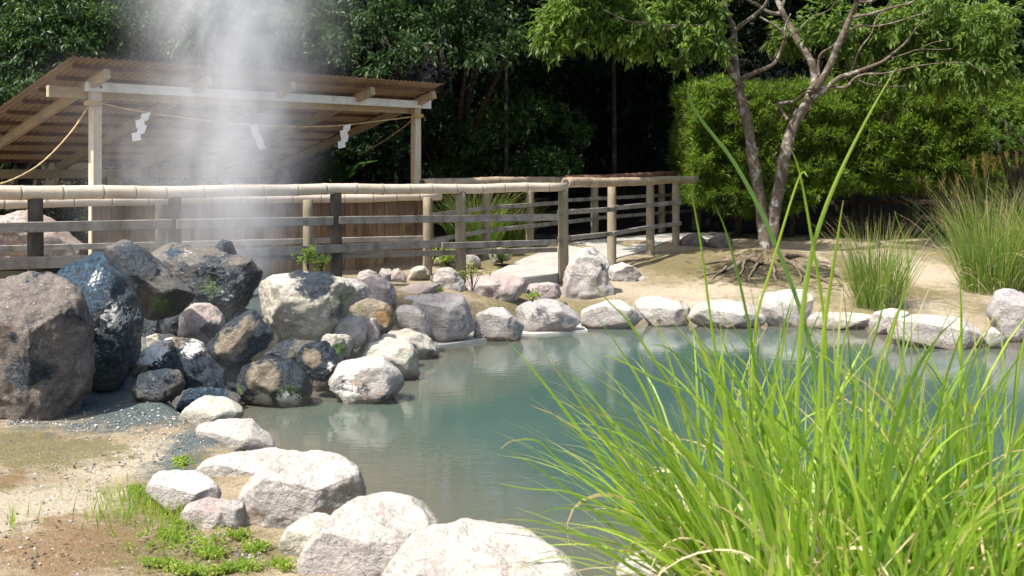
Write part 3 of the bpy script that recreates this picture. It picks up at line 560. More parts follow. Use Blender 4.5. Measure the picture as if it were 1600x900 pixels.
for t in T: rock(*t)
# sloping rendered ledges at the waterline
def ledge(reg, pts, za, zb, label):
    V = []; n = len(pts)
    for (x, y) in pts: p_ = G(*cv(reg, x, y), za); V.append((p_.x, p_.y, za+.004*math.sin(p_.x*20)))
    for (x, y) in pts: p_ = G(*cv(reg, x, y), za); V.append((p_.x, p_.y-.02, zb))
    Fc = [tuple(range(n))[::-1]]+[(i, (i+1) % n, n+(i+1) % n, n+i) for i in range(n)]
    tag(mk('stone_ledge', np.array(V), Fc, M_ledge, smooth=False, origin=tuple(V[0])), label, 'ledge', 'rendered ledges at the waterline')
ledge('R4', [(190,885),(250,898),(350,885),(468,868),(430,850),(380,820),(300,820),(190,830)], -.325, -.5, 'pale rendered ledge below the large angular grey stone')
ledge('R4', [(625,848),(700,845),(925,830),(890,800),(800,785),(640,800)], -.33, -.5, 'thin pale ledge below the mottled purple-grey stone')
# pile of spent sediment under the shelter
rock('F',[(-150,410),(-110,352),(-50,332),(0,340),(38,328),(72,345),(92,368),(120,385),(130,402),(0,415)],('d',12.6),'pink','loose heap of pinkish white sediment behind the left fence','',[('crust',30,350,60,.5),('ochre',50,390,70,.5)],.5,'sediment_heap')
h_ = [o for o in bpy.data.objects if o.name == 'sediment_heap'][0]; h_['category'] = 'heap'
# ================================================================ FENCES
def bamboo(a, b, r0, r1, pitch=.34, seed=0, hollow=True):
    a = Vector(a); b = Vector(b); L = (b-a).length; u = (b-a).normalized(); rg = random.Random(seed)
    ss = [0]; rr = [1]; nn = [0]; x = rg.uniform(.05, pitch)
    while x < L-.04:
        for dx, r_, n_ in ((-.03,1.0,0),(-.009,1.05,0),(-.002,.985,1),(.002,.985,1),(.009,1.06,0),(.035,1.0,0)):
            ss.append(x+dx); rr.append(r_); nn.append(n_)
        x += pitch*rg.uniform(.85, 1.15)
    ss.append(L); rr.append(1); nn.append(0)
    pts = []; s1 = rg.uniform(0, 9)
    for s in ss:
        p_ = a+u*s; p_ = p_+Vector((0, 0, .006*math.sin(s*1.9+s1)+.004*math.sin(s*5.1))); pts.append(p_)
    m = MB(); m.tube(pts, [(r0+(r1-r0)*s/L)*k for s, k in zip(ss, rr)], 18, True, nn)
    if hollow:                               # the dark bore at the cut ends
        for e, sg in ((a, -1), (b, 1)):
            rb = (r0 if sg < 0 else r1); m.tube([e+u*sg*.001, e+u*sg*.0025], rb*.74, 14, True, [1, 1])
    return m
def round_post(name, mat, px, ytop, zbot, d, r, parent, lean=0.0):
    tp = P(px, ytop, d); bt = Vector((tp.x+lean, tp.y, zbot-.1)); m = MB(); k = 9
    pts = [bt.lerp(tp, i/(k-1)) for i in range(k)]
    m.tube(pts+[tp+Vector((0,0,.006))], [r*(1.04-.07*i/(k-1)) for i in range(k)]+[r*.86], 16, True, wob=.10)
    return m.build(name, mat, parent, smooth=True)
def fence(name, label, cat, tops, posts, rails, group):
    root = empty(name, (P(*posts[0][:1], 400, posts[0][2]) if False else Vector((P(posts[0][0], 300, posts[0][2]).x, posts[0][2], posts[0][3]))), label, cat, group)
    for (px, yt, d, zb, r, mt) in posts: round_post('post', mt, px, yt, zb, d, r, root)
    for (a, b, r0, r1, mt, sd) in tops: bamboo(P(*a), P(*b), r0, r1, .34, sd).build('top_rail', mt, root, smooth=True, att='node')
    for (a, b, hh, mt) in rails:
        m = MB(); A = P(*a); B = P(*b); k = 7; mid = [A.lerp(B, i/k) for i in range(k+1)]
        m.bar(A, B, .035, hh, bev=.005); m.build('rail', mt, root)
    return root
FG = 'bamboo topped fences'
nl = lambda px: 9.5+(3.925-.0)*0 if False else None
def dn(px):                                 # distance of the near fence line at a photo column
    k = (px-800)/F; return (9.5+.928*4.23)/(1-.928*k)
Z = lambda z, d: HY+(EYE-z)/d*F             # photo row of height z at distance d
fence('bamboo_rail_fence', 'long near fence behind the steaming rocks, topped by one pale bamboo pole', 'fence',
 [((-130, 303.5, dn(-130)), (884, 292.5, dn(884)), .062, .052, M_bam, 3)],
 [(-60, 318, dn(-60), .1, .068, M_postdark), (55, 312, dn(55), .1, .064, M_postdark), (273, 309, dn(273), .2, .062, M_postdark), (525, 303, dn(525), .15, .060, M_postdark), (720, 300, dn(720), .0, .058, M_post), (880, 293, dn(880)+.01, .0, .062, M_post)],
 [((-130, 359, dn(-130)-.08), (268, 350, dn(268)-.08), .088, M_rail), ((276, 350, dn(276)-.08), (520, 345, dn(520)-.08), .088, M_rail), ((529, 344, dn(529)-.07), (872, 339.5, dn(872)-.07), .08, M_rail),
  ((-130, 416, dn(-130)-.08), (268, 404, dn(268)-.08), .10, M_rail), ((370, 396, dn(370)-.08), (700, 380, dn(700)-.08), .085, M_rail), ((690, 384, dn(690)-.12), (868, 378.5, dn(868)-.09), .07, M_rail),
  ((370, 404, dn(370)-.01), (870, 390, dn(870)+.07), .06, M_rail)], FG)
fence('bamboo_rail_fence', 'near fence running from the corner post past the path into shade', 'fence',
 [((884, 286, dn(884)+.12), (1088, 280.5, 17.3), .064, .050, M_bamold, 8)],
 [(956, 290, 15.4, .0, .060, M_post), (1016, 289, 16.3, .02, .058, M_post), (1056, 286, 16.9, .06, .056, M_post)],
 [((872, 332, 13.9), (958, 327, 15.3), .062, M_rail), ((958, 325, 15.3), (1016, 320, 16.2), .062, M_rail), ((1016, 320, 16.2), (1064, 316, 16.9), .062, M_rail),
  ((872, 374, 13.9), (956, 365, 15.3), .06, M_rail), ((958, 365, 15.3), (1016, 355, 16.2), .06, M_rail), ((1016, 355, 16.2), (1064, 349, 16.9), .06, M_rail)], FG)
fence('bamboo_rail_fence', 'low fence along the board wall with its bamboo pole just under the near one', 'fence',
 [((-140, 318, 10.7), (688, 307, 14.0), .056, .050, M_bam, 21)],
 [(251, 318, 11.75, .1, .055, M_postdark), (481, 313, 12.85, .1, .056, M_post), (668, 309, 13.8, .04, .056, M_post)],
 [((-140, 392, 10.65), (660, 372, 13.7), .06, M_rail)], FG)
fence('bamboo_rail_fence', 'far fence beyond the path, its brown pole sleeved in short bamboo joints', 'fence',
 [((660, 286, 15.2), (884, 281.5, 17.9), .062, .060, M_bamold, 33), ((884, 280.5, 17.95), (1096, 271, 21.0), .060, .060, M_bamred, 34)],
 [(760, 289, 16.0, .02, .060, M_post), (828, 286, 17.0, .08, .060, M_post), (929, 282, 18.5, .15, .062, M_post), (1034, 277, 20.0, .2, .062, M_post), (1088, 274, 20.9, .22, .08, M_post)],
 [((664, 338, 14.9), (760, 325, 15.95), .06, M_rail), ((760, 325, 15.95), (885, 316, 17.8), .06, M_rail), ((885, 313, 17.8), (1092, 302, 20.9), .055, M_rail),
  ((664, 378, 14.9), (760, 361, 15.95), .06, M_rail), ((760, 361, 15.95), (929, 342, 18.4), .06, M_rail), ((929, 341, 18.4), (1092, 328, 20.9), .055, M_rail)], FG)
# low plank fence behind the hedge trunks
root = empty('plank_fence', Vector((P(1100, 350, 22.2).x, 22.2, .2)), 'low horizontal plank fence in the shade behind the hedge trunks', 'fence')
for px in (1120, 1215, 1330, 1430, 1530, 1625): 
    m = MB(); c = P(px, 330, 21.6); m.box((c.x, c.y, .68), .09, .09, 1.1, bev=.008); m.build('post', M_post if px > 1400 else M_postdark, root)
for z in (1.02, .66, .36):
    m = MB(); m.bar((P(1110, 0, 21.5).x, 21.54, z), (P(1625, 0, 21.5).x, 21.54, z+.03), .03, .09); m.build('rail', M_cap, root)  # near-black board colour stands in for the shade on these rails
# ================================================================ BOARD WALL
FL = Vector((-4.45, 12.2, 0)); FR = Vector((-1.29, 15.7, 0)); U = (FR-FL).normalized(); L_ = (FR-FL).length; N = Vector((-U.y, U.x, 0))
wl = empty('board_wall', FL+Vector((0, 0, .05)), 'wall of upright weathered brown boards under the shelter', 'wall')
m = MB(); s = -.05; rg = random.Random(4)
while s < L_+.12:
    w_ = rg.uniform(.10, .16); c = FL+U*(s+w_/2)-N*.07+Vector((0, 0, .5+rg.uniform(-.01, .01)))
    m.box(c+N*rg.uniform(-.006, .006), w_-.006, .02, .98, U, None, bev=.003); s += w_
m.build('panel', M_board, wl)
m = MB(); m.bar(FL-U*.08-N*.085+Vector((0,0,1.0)), FR+U*.16-N*.085+Vector((0,0,1.0)), .05, .10); m.build('top_board', M_cap, wl)
for s in (1.2, 2.5, 3.6, 4.65):
    m = MB(); c = FL+U*s-N*.096+Vector((0,0,.5)); m.box(c, .07, .03, .92, U, None, bev=.003); m.build('batten', M_board, wl)
# ================================================================ SHELTER
sh = empty('lean_to_shelter', FL, 'open timber shelter with sloping brown corrugated roof behind the steam', 'shelter')
SLOPE = .28
def rz(s): return 2.18-SLOPE*s             # underside of rafters at depth s behind the front beam
def SP(t, s, dz=0): q = FL+U*t+N*s; return Vector((q.x, q.y, rz(s)+dz))
for t in (0.03, L_-.03):
    m = MB(); c = FL+U*t; m.box((c.x, c.y, 1.1), .105, .105, 2.3, U, None, bev=.008); m.build('post', M_lumberz, sh)
for t in (.0, L_*.5, L_-.1):
    m = MB(); c = FL+U*t+N*3.0; m.box((c.x, c.y, .62), .11, .11, 1.36, U, None, bev=.008); m.build('back_post', M_postdark, sh)
a_ = FL+U*(-.12)-N*.085+Vector((0,0,2.19)); b_ = FR+U*.16-N*.085+Vector((0,0,2.19))
m = MB(); m.bar(a_, b_, .045, .10); fb = m.build('front_beam', M_white, sh)
for t in (.03, L_-.03):
    m = MB(); c = FL+U*t-N*.11+Vector((0,0,2.19)); m.tube([c, c-N*.012], .018, 8); m.build('bolt', M_iron, fb)
m = MB(); m.bar(FL+U*(-.45)+N*.09+Vector((0,0,2.13)), FR+U*.05+N*.09+Vector((0,0,2.13)), .06, .12); m.build('inner_beam', M_lumber, sh)
m = MB(); q0 = FL+U*(-1.2)+N*3.06; q1 = FR+U*.12+N*3.06; m.bar((q0.x,q0.y,rz(3.06)-.07), (q1.x,q1.y,rz(3.06)-.07), .07, .12); m.build('back_beam', M_lumber, sh)
for i, t in enumerate((0.0, 1.22, 2.38, 3.62, 4.70)):
    m = MB(); m.bar(SP(t-.05, -.40, .02), SP(t-.05, 3.15, .02), .07, .10); m.build('rafter', M_lumber, sh)
for s in (-.34, .02, .40, .78, 1.16, 1.54, 1.92, 2.30, 2.68, 3.05):
    m = MB(); m.bar(SP(-.38, s, .093), SP(L_-.02, s, .093), .07, .045); m.build('purlin', M_brown, sh)
nu = int((L_+.70)/.0125); ts = np.linspace(-.50, L_+.02, nu); svals = np.linspace(-.50, 3.2, 14)
V = []; 
for s in svals:
    for t in ts:
        q = SP(t, s, .132+.011*math.cos(2*math.pi*t/.075)); V.append(tuple(q))
ii = np.arange(len(svals)*nu).reshape(len(svals), nu)
Fr = np.stack([ii[:-1,:-1].ravel(), ii[:-1,1:].ravel(), ii[1:,1:].ravel(), ii[1:,:-1].ravel()], 1)
mk('roof_sheet', np.array(V), Fr, M_roof, sh)
# ropes with white paper streamers
def rope(pts, label, tie=None):
    q = catmull(pts, 10); m = MB(); m.tube(q, [.009+.002*math.sin(i*2.1) for i in range(len(q))], 8, wob=.2)
    o = m.build('straw_rope', M_rope, None, tuple(pts[0]), True)
    if tie is not None:
        m = MB()
        for k in range(3):
            c = tie+Vector((0, 0, .015*k-.015)); r_ = .078
            m.tube([c+Vector((r_*math.cos(a), r_*math.sin(a), 0)) for a in np.linspace(0, 2*math.pi, 13)], .010, 6, False)
        m.build('knot', M_rope, o, smooth=True)
    return tag(o, label, 'rope', 'ropes tied to the shelter posts')
lt = P(144, 161, 12.2-.06); rt = P(652, 181, 15.64)
rope([P(150, 160, 12.1), P(230, 176, 12.5), P(320, 188, 13.1), P(403, 196, 13.7), P(480, 198, 14.3), P(541, 195, 14.8), P(600, 188, 15.2), P(648, 182, 15.6)], 'straw rope sagging between the two front posts of the shelter', lt)
rope([P(140, 163, 12.1), P(112, 205, 11.9), P(70, 250, 11.5), P(30, 276, 11.1), P(-10, 290, 10.8), P(-60, 296, 10.5)], 'straw rope running from the left post down to the left edge of the photo', rt)
rope([P(645, 186, 15.7), P(622, 205, 16.0), P(590, 226, 16.4), P(560, 242, 16.8)], 'thin straw rope slanting from the right post back into the dark trees')
def shide(px, py, d, h, lean, flip, label):
    m = MB(); c = P(px, py, d-.02); w_ = h*.30; x = 0; z = 0
    for k in range(4):
        hh = h*.29; sx = w_*(-.75, .35, -.8, .3)[k]*flip
        a = Vector((x-w_/2, -.006*k, z)); pts = [(x-w_/2, z), (x+w_/2, z+w_*.22), (x+w_/2+sx*.4, z-hh+w_*.22), (x-w_/2+sx*.4, z-hh)]
        pts = [(px_+lean*(-pz_), pz_) for px_, pz_ in pts]; y = -.012*(k % 2)-.01; th = .0015
        V = [c+Vector((q[0], y+.04*abs(q[1])*(k % 2), q[1])) for q in pts]+[c+Vector((q[0], y-th+.04*abs(q[1])*(k % 2), q[1])) for q in pts]
        m.add(V, [(0,1,2,3),(7,6,5,4),(0,4,5,1),(1,5,6,2),(2,6,7,3),(3,7,4,0)]); x += sx; z -= hh*.78
    return tag(m.build('paper_streamer', M_paper, None, tuple(c)), label, 'paper streamer', 'zigzag papers hanging from the rope')
shide(229, 178, 12.45, .31, 0, 1, 'zigzag white paper streamer, leftmost of three on the rope')
shide(396, 196, 13.65, .30, .55, .4, 'white paper streamer blown aslant in the steam, the middle one on the rope')
shide(543, 196, 14.8, .31, 0, .7, 'zigzag white paper streamer near the right post of the shelter')

# ================================================================ FOLIAGE
def unit(v): return v/np.maximum(np.linalg.norm(v, axis=-1, keepdims=True), 1e-9)
def leaf_geo(C, D, Nn, Ln, Wd, fold=.25):
    """one folded four-cornered leaf per row: base at C, pointing along D"""
    S = unit(np.cross(D, Nn)); Nn = unit(np.cross(S, D)); Ln = Ln[:,None]; Wd = Wd[:,None]
    V = np.stack([C, C+D*Ln*.45+S*Wd*.5+Nn*Wd*fold, C+D*Ln, C+D*Ln*.45-S*Wd*.5+Nn*Wd*fold], 1).reshape(-1, 3)
    n = len(C); Fc = np.arange(n*4).reshape(n, 4); return V, Fc
def sprays(Cs, Os, per, tl, L, W, rg, droop=.35, spread=.9):
    """Cs spray centres, Os outward directions; each spray is a twig carrying leaves"""
    n = len(Cs); T_ = unit(Os+rg.normal(size=(n,3))*.45+np.array([0,0,-droop*.4]))
    C = np.repeat(Cs, per, 0); T2 = np.repeat(T_, per, 0); k = np.tile(np.linspace(0, 1, per), n)
    C = C+T2*(k*tl)[:,None]+rg.normal(size=(n*per,3))*tl*.07
    D = unit(T2*.8+rg.normal(size=(n*per,3))*spread*.75+np.array([0,0,-droop]))
    Nn = unit(np.array([0,0,1.0])+rg.normal(size=(n*per,3))*.45)
    return leaf_geo(C, D, Nn, L*rg.uniform(.65,1.2,n*per), W*rg.uniform(.75,1.15,n*per))
def blob_points(ells, n, rg, shell=.55):
    """points through a set of ellipsoids, denser towards the skin, with gaps between clumps"""
    vol = np.array([e[3]*e[4]*e[5] for e in ells])**.67; vol /= vol.sum(); P_ = []; O_ = []
    for e, f in zip(ells, vol):
        k = max(3, int(n*f)); u = unit(rg.normal(size=(k,3))); r = rg.uniform(shell**3, 1, k)**(1/3)
        q = u*r[:,None]*np.array(e[3:6])+np.array(e[:3]); P_.append(q); O_.append(u)
    return np.concatenate(P_), np.concatenate(O_)
def clumpy(rg, R_, n, flat=.8, minr=.22, maxr=.42):
    """an uneven crown as many overlapping clumps round the origin"""
    e = []
    for i in range(n):
        u = unit(rg.normal(size=3)); r = rg.uniform(.25, .95)
        cr = rg.uniform(minr, maxr)*R_; e.append((u[0]*r*R_, u[1]*r*R_, u[2]*r*R_*flat, cr, cr, cr*.7))
    return e
rg = np.random.default_rng(5)
crown_variants = []
for v in range(4):
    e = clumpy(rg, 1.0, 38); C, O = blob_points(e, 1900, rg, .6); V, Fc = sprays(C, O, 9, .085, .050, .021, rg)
    me_o = mk('crown', V, Fc, M_leafdark, smooth=False); COL.objects.unlink(me_o); crown_variants.append(me_o.data); bpy.data.objects.remove(me_o)
trunk_m = MB(); trunk_m.tube([(0,0,-1.6),(.02,.01,-1.0),(-.02,.02,-.5),(.03,0,0),(0,.03,.4)], [.07,.055,.045,.03,.015], 9, wob=.3)
for a in range(6):
    an = a*1.05; trunk_m.tube([(0,0,-.5+a*.1),(.25*math.cos(an),.25*math.sin(an),-.2+a*.1),(.6*math.cos(an),.6*math.sin(an),.1+a*.06)], [.028,.018,.006], 6)
tm_ = trunk_m.build('trunk', M_barkd, None, smooth=True); trunk_data = tm_.data; COL.objects.unlink(tm_); bpy.data.objects.remove(tm_)
TG = 'trees of the dark wood'
def bgtree(px, py, d, r, v, label, mat=None, rot=0, flat=1.0):
    c = P(px, py, d); gz = float(ground_z(c.x, c.y)); root = empty('evergreen_tree', (c.x, c.y, gz), label, 'tree', TG); root.rotation_euler.z = rot
    cr = bpy.data.objects.new('crown', crown_variants[v]); COL.objects.link(cr); cr.parent = root; cr.location = (0, 0, c.z-gz); cr.scale = (r, r, r*flat)
    if mat: cr.material_slots[0].link = 'OBJECT'; cr.material_slots[0].material = mat
    tr = bpy.data.objects.new('trunk', trunk_data); COL.objects.link(tr); tr.parent = root; hz = max((c.z-gz)/1.6, .6); tr.location = (0, 0, c.z-gz); tr.scale = (r*.32, r*.32, hz*1.05)
    return root
BT = [  # px, py, distance, crown radius, variant, label
 (60, 95, 18.5, 2.0, 0, 'leafy evergreen tree rising behind the left end of the shelter roof', None, .3, .9),
 (-110, -10, 17.5, 2.2, 1, 'evergreen tree at the top left edge of the photo', None, 1.3, 1),
 (230, -40, 19.5, 2.6, 2, 'tall evergreen tree above the left part of the roof', None, 2.1, .9),
 (430, -30, 19.5, 2.3, 3, 'evergreen tree behind the top of the steam plume', None, 3.3, .85),
 (620, -35, 18.5, 2.1, 0, 'evergreen tree with drooping sprays right of the steam', None, 4.4, .8),
 (790, -60, 19.0, 2.3, 1, 'evergreen tree at the top centre of the photo', None, 5.1, .8),
 (960, -110, 20.5, 2.4, 2, 'dark tree behind the left sprays of the bare-limbed tree', None, .9, .8),
 (1130, -60, 22, 2.8, 3, 'dark tree behind the forked trunk', None, 1.9, .8),
 (1310, 0, 22.5, 2.9, 0, 'dark tree just above the middle of the clipped hedge', None, 2.8, .8),
 (1500, 30, 24, 3.0, 1, 'dark tree above the right half of the clipped hedge', None, 3.9, .8),
 (1680, 0, 23, 2.8, 2, 'dark tree at the top right edge of the photo', None, 5.5, .9),
 (-60, 260, 19.5, 1.7, 3, 'dark bushy tree low behind the left of the shelter', None, .2, .9),
 (330, 210, 22, 2.6, 1, 'dark bushy tree seen under the shelter roof', None, .7, .9),
 (560, 190, 21.5, 2.0, 2, 'dark bushy tree behind the right post of the shelter', None, 4.0, 1),
 (760, 230, 22.5, 2.1, 3, 'dark rounded tree left of the gap of deep shade', None, 2.3, 1),
 (1010, 120, 25.0, 2.3, 1, 'dark tree deep in shade above the left end of the clipped hedge', None, 2.6, 1),
 (880, 90, 25.5, 2.5, 2, 'dark tree closing the gap above the hollow', None, 1.1, 1),
 (930, 190, 24.0, 2.2, 0, 'dark tree in the deep shade between fence and hedge', None, 3.6, 1),
]
for b in BT: bgtree(*b)
# the wood beyond: one mass of foliage closing the view
e = []
for i in range(170):
    x = rg.uniform(-24, 26); y = 26.5+rg.uniform(0, 3)+abs(x)*.05; z = rg.uniform(0, 13.5); r_ = rg.uniform(1.1, 1.9); e.append((x, y, z, r_, r_, r_*.8))
for i in range(60):
    sx = rg.choice([-1, 1]); x = sx*rg.uniform(15, 20); y = rg.uniform(12, 26); z = rg.uniform(1, 9); r_ = rg.uniform(1.2, 1.9); e.append((x, y, z, r_, r_, r_*.8))
C, O = blob_points(e, 13000, rg, .6); V, Fc = sprays(C, O, 8, .42, .31, .15, rg)
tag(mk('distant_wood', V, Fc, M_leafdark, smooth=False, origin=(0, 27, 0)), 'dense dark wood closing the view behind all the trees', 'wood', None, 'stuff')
# unseen canopy added above the wood to shade the hollow
CAN = [(-4.6, 20.2, 6.9, 2.2),(-1.2, 19.9, 6.3, 2.1),(2.2, 19.8, 6.2, 2.1),(7.0, 24.5, 7.2, 2.2),(-8.6, 19.6, 6.9, 2.4)]
CL = ['leftmost high','second high','middle high','fourth high','outer left']
for i, (x, y, z, r_) in enumerate(CAN):
    root = empty('evergreen_tree', (x, y+4.2, float(ground_z(x, y+4.2))), ['unseen shade tree added over the shelter roof above the frame','unseen tree added to shade the right half of the roof','unseen shade tree added above the dark hollow','unseen shade tree added behind the forked tree','unseen shade tree added above the left edge'][i], 'tree', TG)
    o = root.location
    e = [(x+a*.9-o.x, y+b_*.9-o.y, z+rg.uniform(-.3,.4)-o.z, r_*.55, r_*.55, r_*.32) for a in (-1.3, 0, 1.3) for b_ in (-1, .4, 1.9, 3.4)]
    C, O = blob_points(e, 1900, rg, .3); V, Fc = sprays(C, O, 8, .24, .19, .085, rg)
    mk('crown', V+np.array(o), Fc, M_leafdark, root, smooth=False)
    m = MB(); m.tube(catmull([o+Vector((0,0,-.2)), o+Vector((.1,-.2,2)), Vector((x, y+2.5, z-.6)), Vector((x, y+.3, z))], 5), [.20-.16*k/15 for k in range(16)], 10, wob=.2); m.build('trunk', M_barkd, root, smooth=True)
# ================================================================ THE FORKED TREE
tree = empty('forked_tree', ROOT, 'bare-limbed tree forking into two stems with roots spread on the soil', 'tree')
def limb(pts, r0, r1, d0=16.4, dd=None, name='branch', k=6):
    n = len(pts); W = []
    for i, q in enumerate(pts):
        d = d0 if dd is None else d0+(dd-d0)*i/(n-1); d += .05*math.sin(i*2.3+pts[0][0]); W.append(P(q[0], q[1], d))
    c = catmull(W, k); m = MB(); mm = len(c)
    m.tube(c, [(r0+(r1-r0)*(i/(mm-1))**.85)*(1+.06*math.sin(i*1.7+r0*99))*(1+(1.1*math.exp(-i/4.5) if r0 > .1 else 0)) for i in range(mm)], 12 if r0 > .03 else 7, wob=.22)
    return m
DT = ROOT.y
m = limb([(1196,425),(1197,395),(1193,360),(1186,305),(1177,250),(1166,185),(1152,135)], .098, .066, DT); m2 = limb([(1208,425),(1206,395),(1208,340),(1216,300),(1228,235),(1243,190),(1268,150)], .100, .068, DT+.05)
m.v and m.add(m2.v, m2.f, m2.a); trunk = m.build('trunk', M_bark, tree, smooth=True)
R6 = lambda pts: [(700+x/1.778, y/1.778) for x, y in pts]
RA = lambda pts: [(1180+x/3.75, y/3.75) for x, y in pts]
RB = lambda pts: [(830+x/3.75, y/3.75) for x, y in pts]
LB = [
 (RB([(1235,510),(1190,450),(1150,370),(1100,270),(1060,180),(1010,140)]), .055, .035, DT, DT-.6), (RB([(1205,470),(1195,340),(1188,230),(1185,160),(1150,80),(1130,0),(1120,-80)]), .055, .030, DT, DT+.4),
 (RB([(1190,180),(1240,140),(1310,90),(1370,30),(1400,-60)]), .032, .02, DT, DT-.4), (RB([(1190,190),(1215,150),(1270,110),(1340,60)]), .018, .010, DT, DT),
 (RB([(1225,465),(1320,420),(1420,375),(1460,300),(1485,220),(1440,160),(1340,100)]), .036, .013, DT, DT-.5), (RB([(1485,225),(1490,150),(1520,80)]), .014, .008, DT-.5, DT-.4),
 (RA([(330,540),(350,470),(330,370),(270,270),(200,150),(160,70),(130,0),(90,-60)]), .066, .034, DT, DT+.5), (RA([(160,80),(90,75),(30,40),(-40,0),(-90,-50)]), .032, .016, DT+.4, DT+.1),
 (RA([(150,60),(170,0),(180,-80)]), .028, .014, DT+.4, DT+.7), (RA([(350,520),(400,450),(450,360),(500,230),(550,120),(590,30),(600,-40)]), .060, .030, DT, DT-.6),
 (RA([(375,450),(370,380),(385,320),(440,280),(500,240)]), .024, .016, DT, DT-.2), (RA([(500,240),(560,180),(620,145),(690,155),(800,135),(900,105),(1040,60)]), .020, .007, DT-.3, DT-.8),
 (RA([(595,10),(650,12),(700,0),(760,-30)]), .022, .012, DT-.5, DT-.6), (RA([(575,100),(680,80),(800,45),(900,20),(980,-20)]), .024, .009, DT-.5, DT-1.2),
 (RA([(330,580),(400,530),(490,455),(570,430),(650,400),(740,365),(800,320),(880,250),(950,160),(1010,110)]), .042, .008, DT, DT-.8), (RA([(800,340),(880,315),(960,290),(1090,290),(1150,285)]), .012, .005, DT-.5, DT-.9),
 (RA([(960,290),(1040,250),(1120,235)]), .009, .004, DT-.7, DT-.9), (RA([(380,515),(460,510),(530,510),(580,460),(650,435),(760,430),(870,405),(960,385),(1080,370),(1220,365)]), .026, .005, DT-.05, DT-.9),
 (RA([(580,460),(660,490),(760,505),(900,503)]), .010, .004, DT-.3, DT-.5), (RA([(560,430),(590,340),(620,280),(680,200),(710,110),(770,40),(800,-20)]), .018, .007, DT-.2, DT-.2),
 (RA([(200,215),(270,160),(330,100),(430,60),(470,10)]), .012, .005, DT-.2, DT-.5), (RA([(190,700),(150,640),(135,610),(180,600),(235,590),(290,545),(330,530)]), .022, .016, DT-.08, DT-.05),
 (RB([(1090,240),(1060,160),(940,150),(800,150),(690,140),(560,120),(430,60)]), .026, .008, DT-.3, DT-1.2), (RB([(860,155),(760,185),(690,210),(640,230)]), .010, .004, DT-.7, DT-.9),
 (RB([(790,180),(795,240)]), .004, .003, DT-.7, DT-.7), (RB([(880,290),(930,210),(1000,180)]), .005, .008, DT-.6, DT-.4), (RA([(1240,360),(1320,410),(1380,420)]), .005, .003, DT-.9, DT-.9),
]
for (pts, r0, r1, d0, d1) in LB: limb(pts, r0, r1, d0, d1).build('branch', M_bark, tree, smooth=True)
rgr = random.Random(9)
for (pts, r0) in (([(1188,402),(1165,410),(1140,422),(1112,428),(1094,436)], .045), ([(1190,408),(1176,424),(1170,438)], .026), ([(1216,404),(1240,414),(1262,428),(1288,438),(1300,446)], .042), ([(1222,400),(1256,402),(1292,412),(1330,420)], .035),
                  ([(1182,398),(1150,400),(1118,410),(1100,412)], .05), ([(1205,414),(1210,430),(1213,440)], .03), ([(1135,424),(1118,432),(1106,444)], .018), ([(1240,414),(1252,432),(1248,444)], .02), ([(1165,410),(1158,426),(1140,440)], .022)):
    W = catmull([GG(x, y) for x, y in pts], 7)
    W = [Vector((p_.x+rgr.uniform(-.008,.008), p_.y+.03*math.sin(i*.5+r0*300), float(ground_z(p_.x, p_.y))+r0*.30+.06*math.exp(-i*.3)-.012*i/len(W))) for i, p_ in enumerate(W)]
    m = MB(); m.tube(W, [r0*(1-.7*i/len(W))*(1+.12*math.sin(i*.8)) for i in range(len(W))], 9, wob=.4); m.build('root', M_root, tree, smooth=True)
def px_ell(lst):
    out = []
    for (px, py, rx, ry, d, ry_) in lst: c = P(px, py, d); out.append((c.x, c.y, c.z, rx*d/F, ry_, ry*d/F))
    return out
rg = np.random.default_rng(23)
CE = px_ell([(900,10,60,40,15.6,.5),(960,45,55,35,15.5,.5),(1020,20,60,40,15.6,.6),(1075,40,45,38,15.6,.5),(890,60,45,22,15.4,.4),(1000,75,40,18,15.4,.4),(940,-40,90,40,15.6,.8),(1060,-40,80,40,15.8,.8),(1060,92,14,10,15.5,.2),(1125,70,16,12,15.5,.2),
             (870,30,30,30,15.4,.3),(1110,8,30,25,15.5,.4),
             (1380,30,60,35,16.2,.6),(1450,60,70,40,16.0,.6),(1520,45,60,45,15.8,.6),(1430,110,70,28,16.0,.5),(1500,110,60,30,15.7,.5),(1550,90,30,40,15.6,.4),(1340,70,45,35,16.4,.4),(1300,40,40,40,16.3,.4),
             (1560,30,35,35,15.6,.4),(1540,130,35,20,15.6,.3),(1480,5,80,30,16.1,.6),(1350,115,40,14,16.2,.3),(1240,55,40,30,16.5,.4)])
CE2 = []
for e_ in CE:                                # break each mass into loose sprays
    for k in range(7):
        u = unit(rg.normal(size=3))*rg.uniform(.3, .95); f = rg.uniform(.22, .42); CE2.append((e_[0]+u[0]*e_[3], e_[1]+u[1]*e_[4], e_[2]+u[2]*e_[5], e_[3]*f, e_[4]*f, e_[5]*f))
C, O = blob_points(CE2, 2400, rg, .2); V, Fc = sprays(C, O, 10, .20, .13, .048, rg, droop=.75, spread=.8)
mk('foliage', V, Fc, M_leafmid, tree, smooth=False)
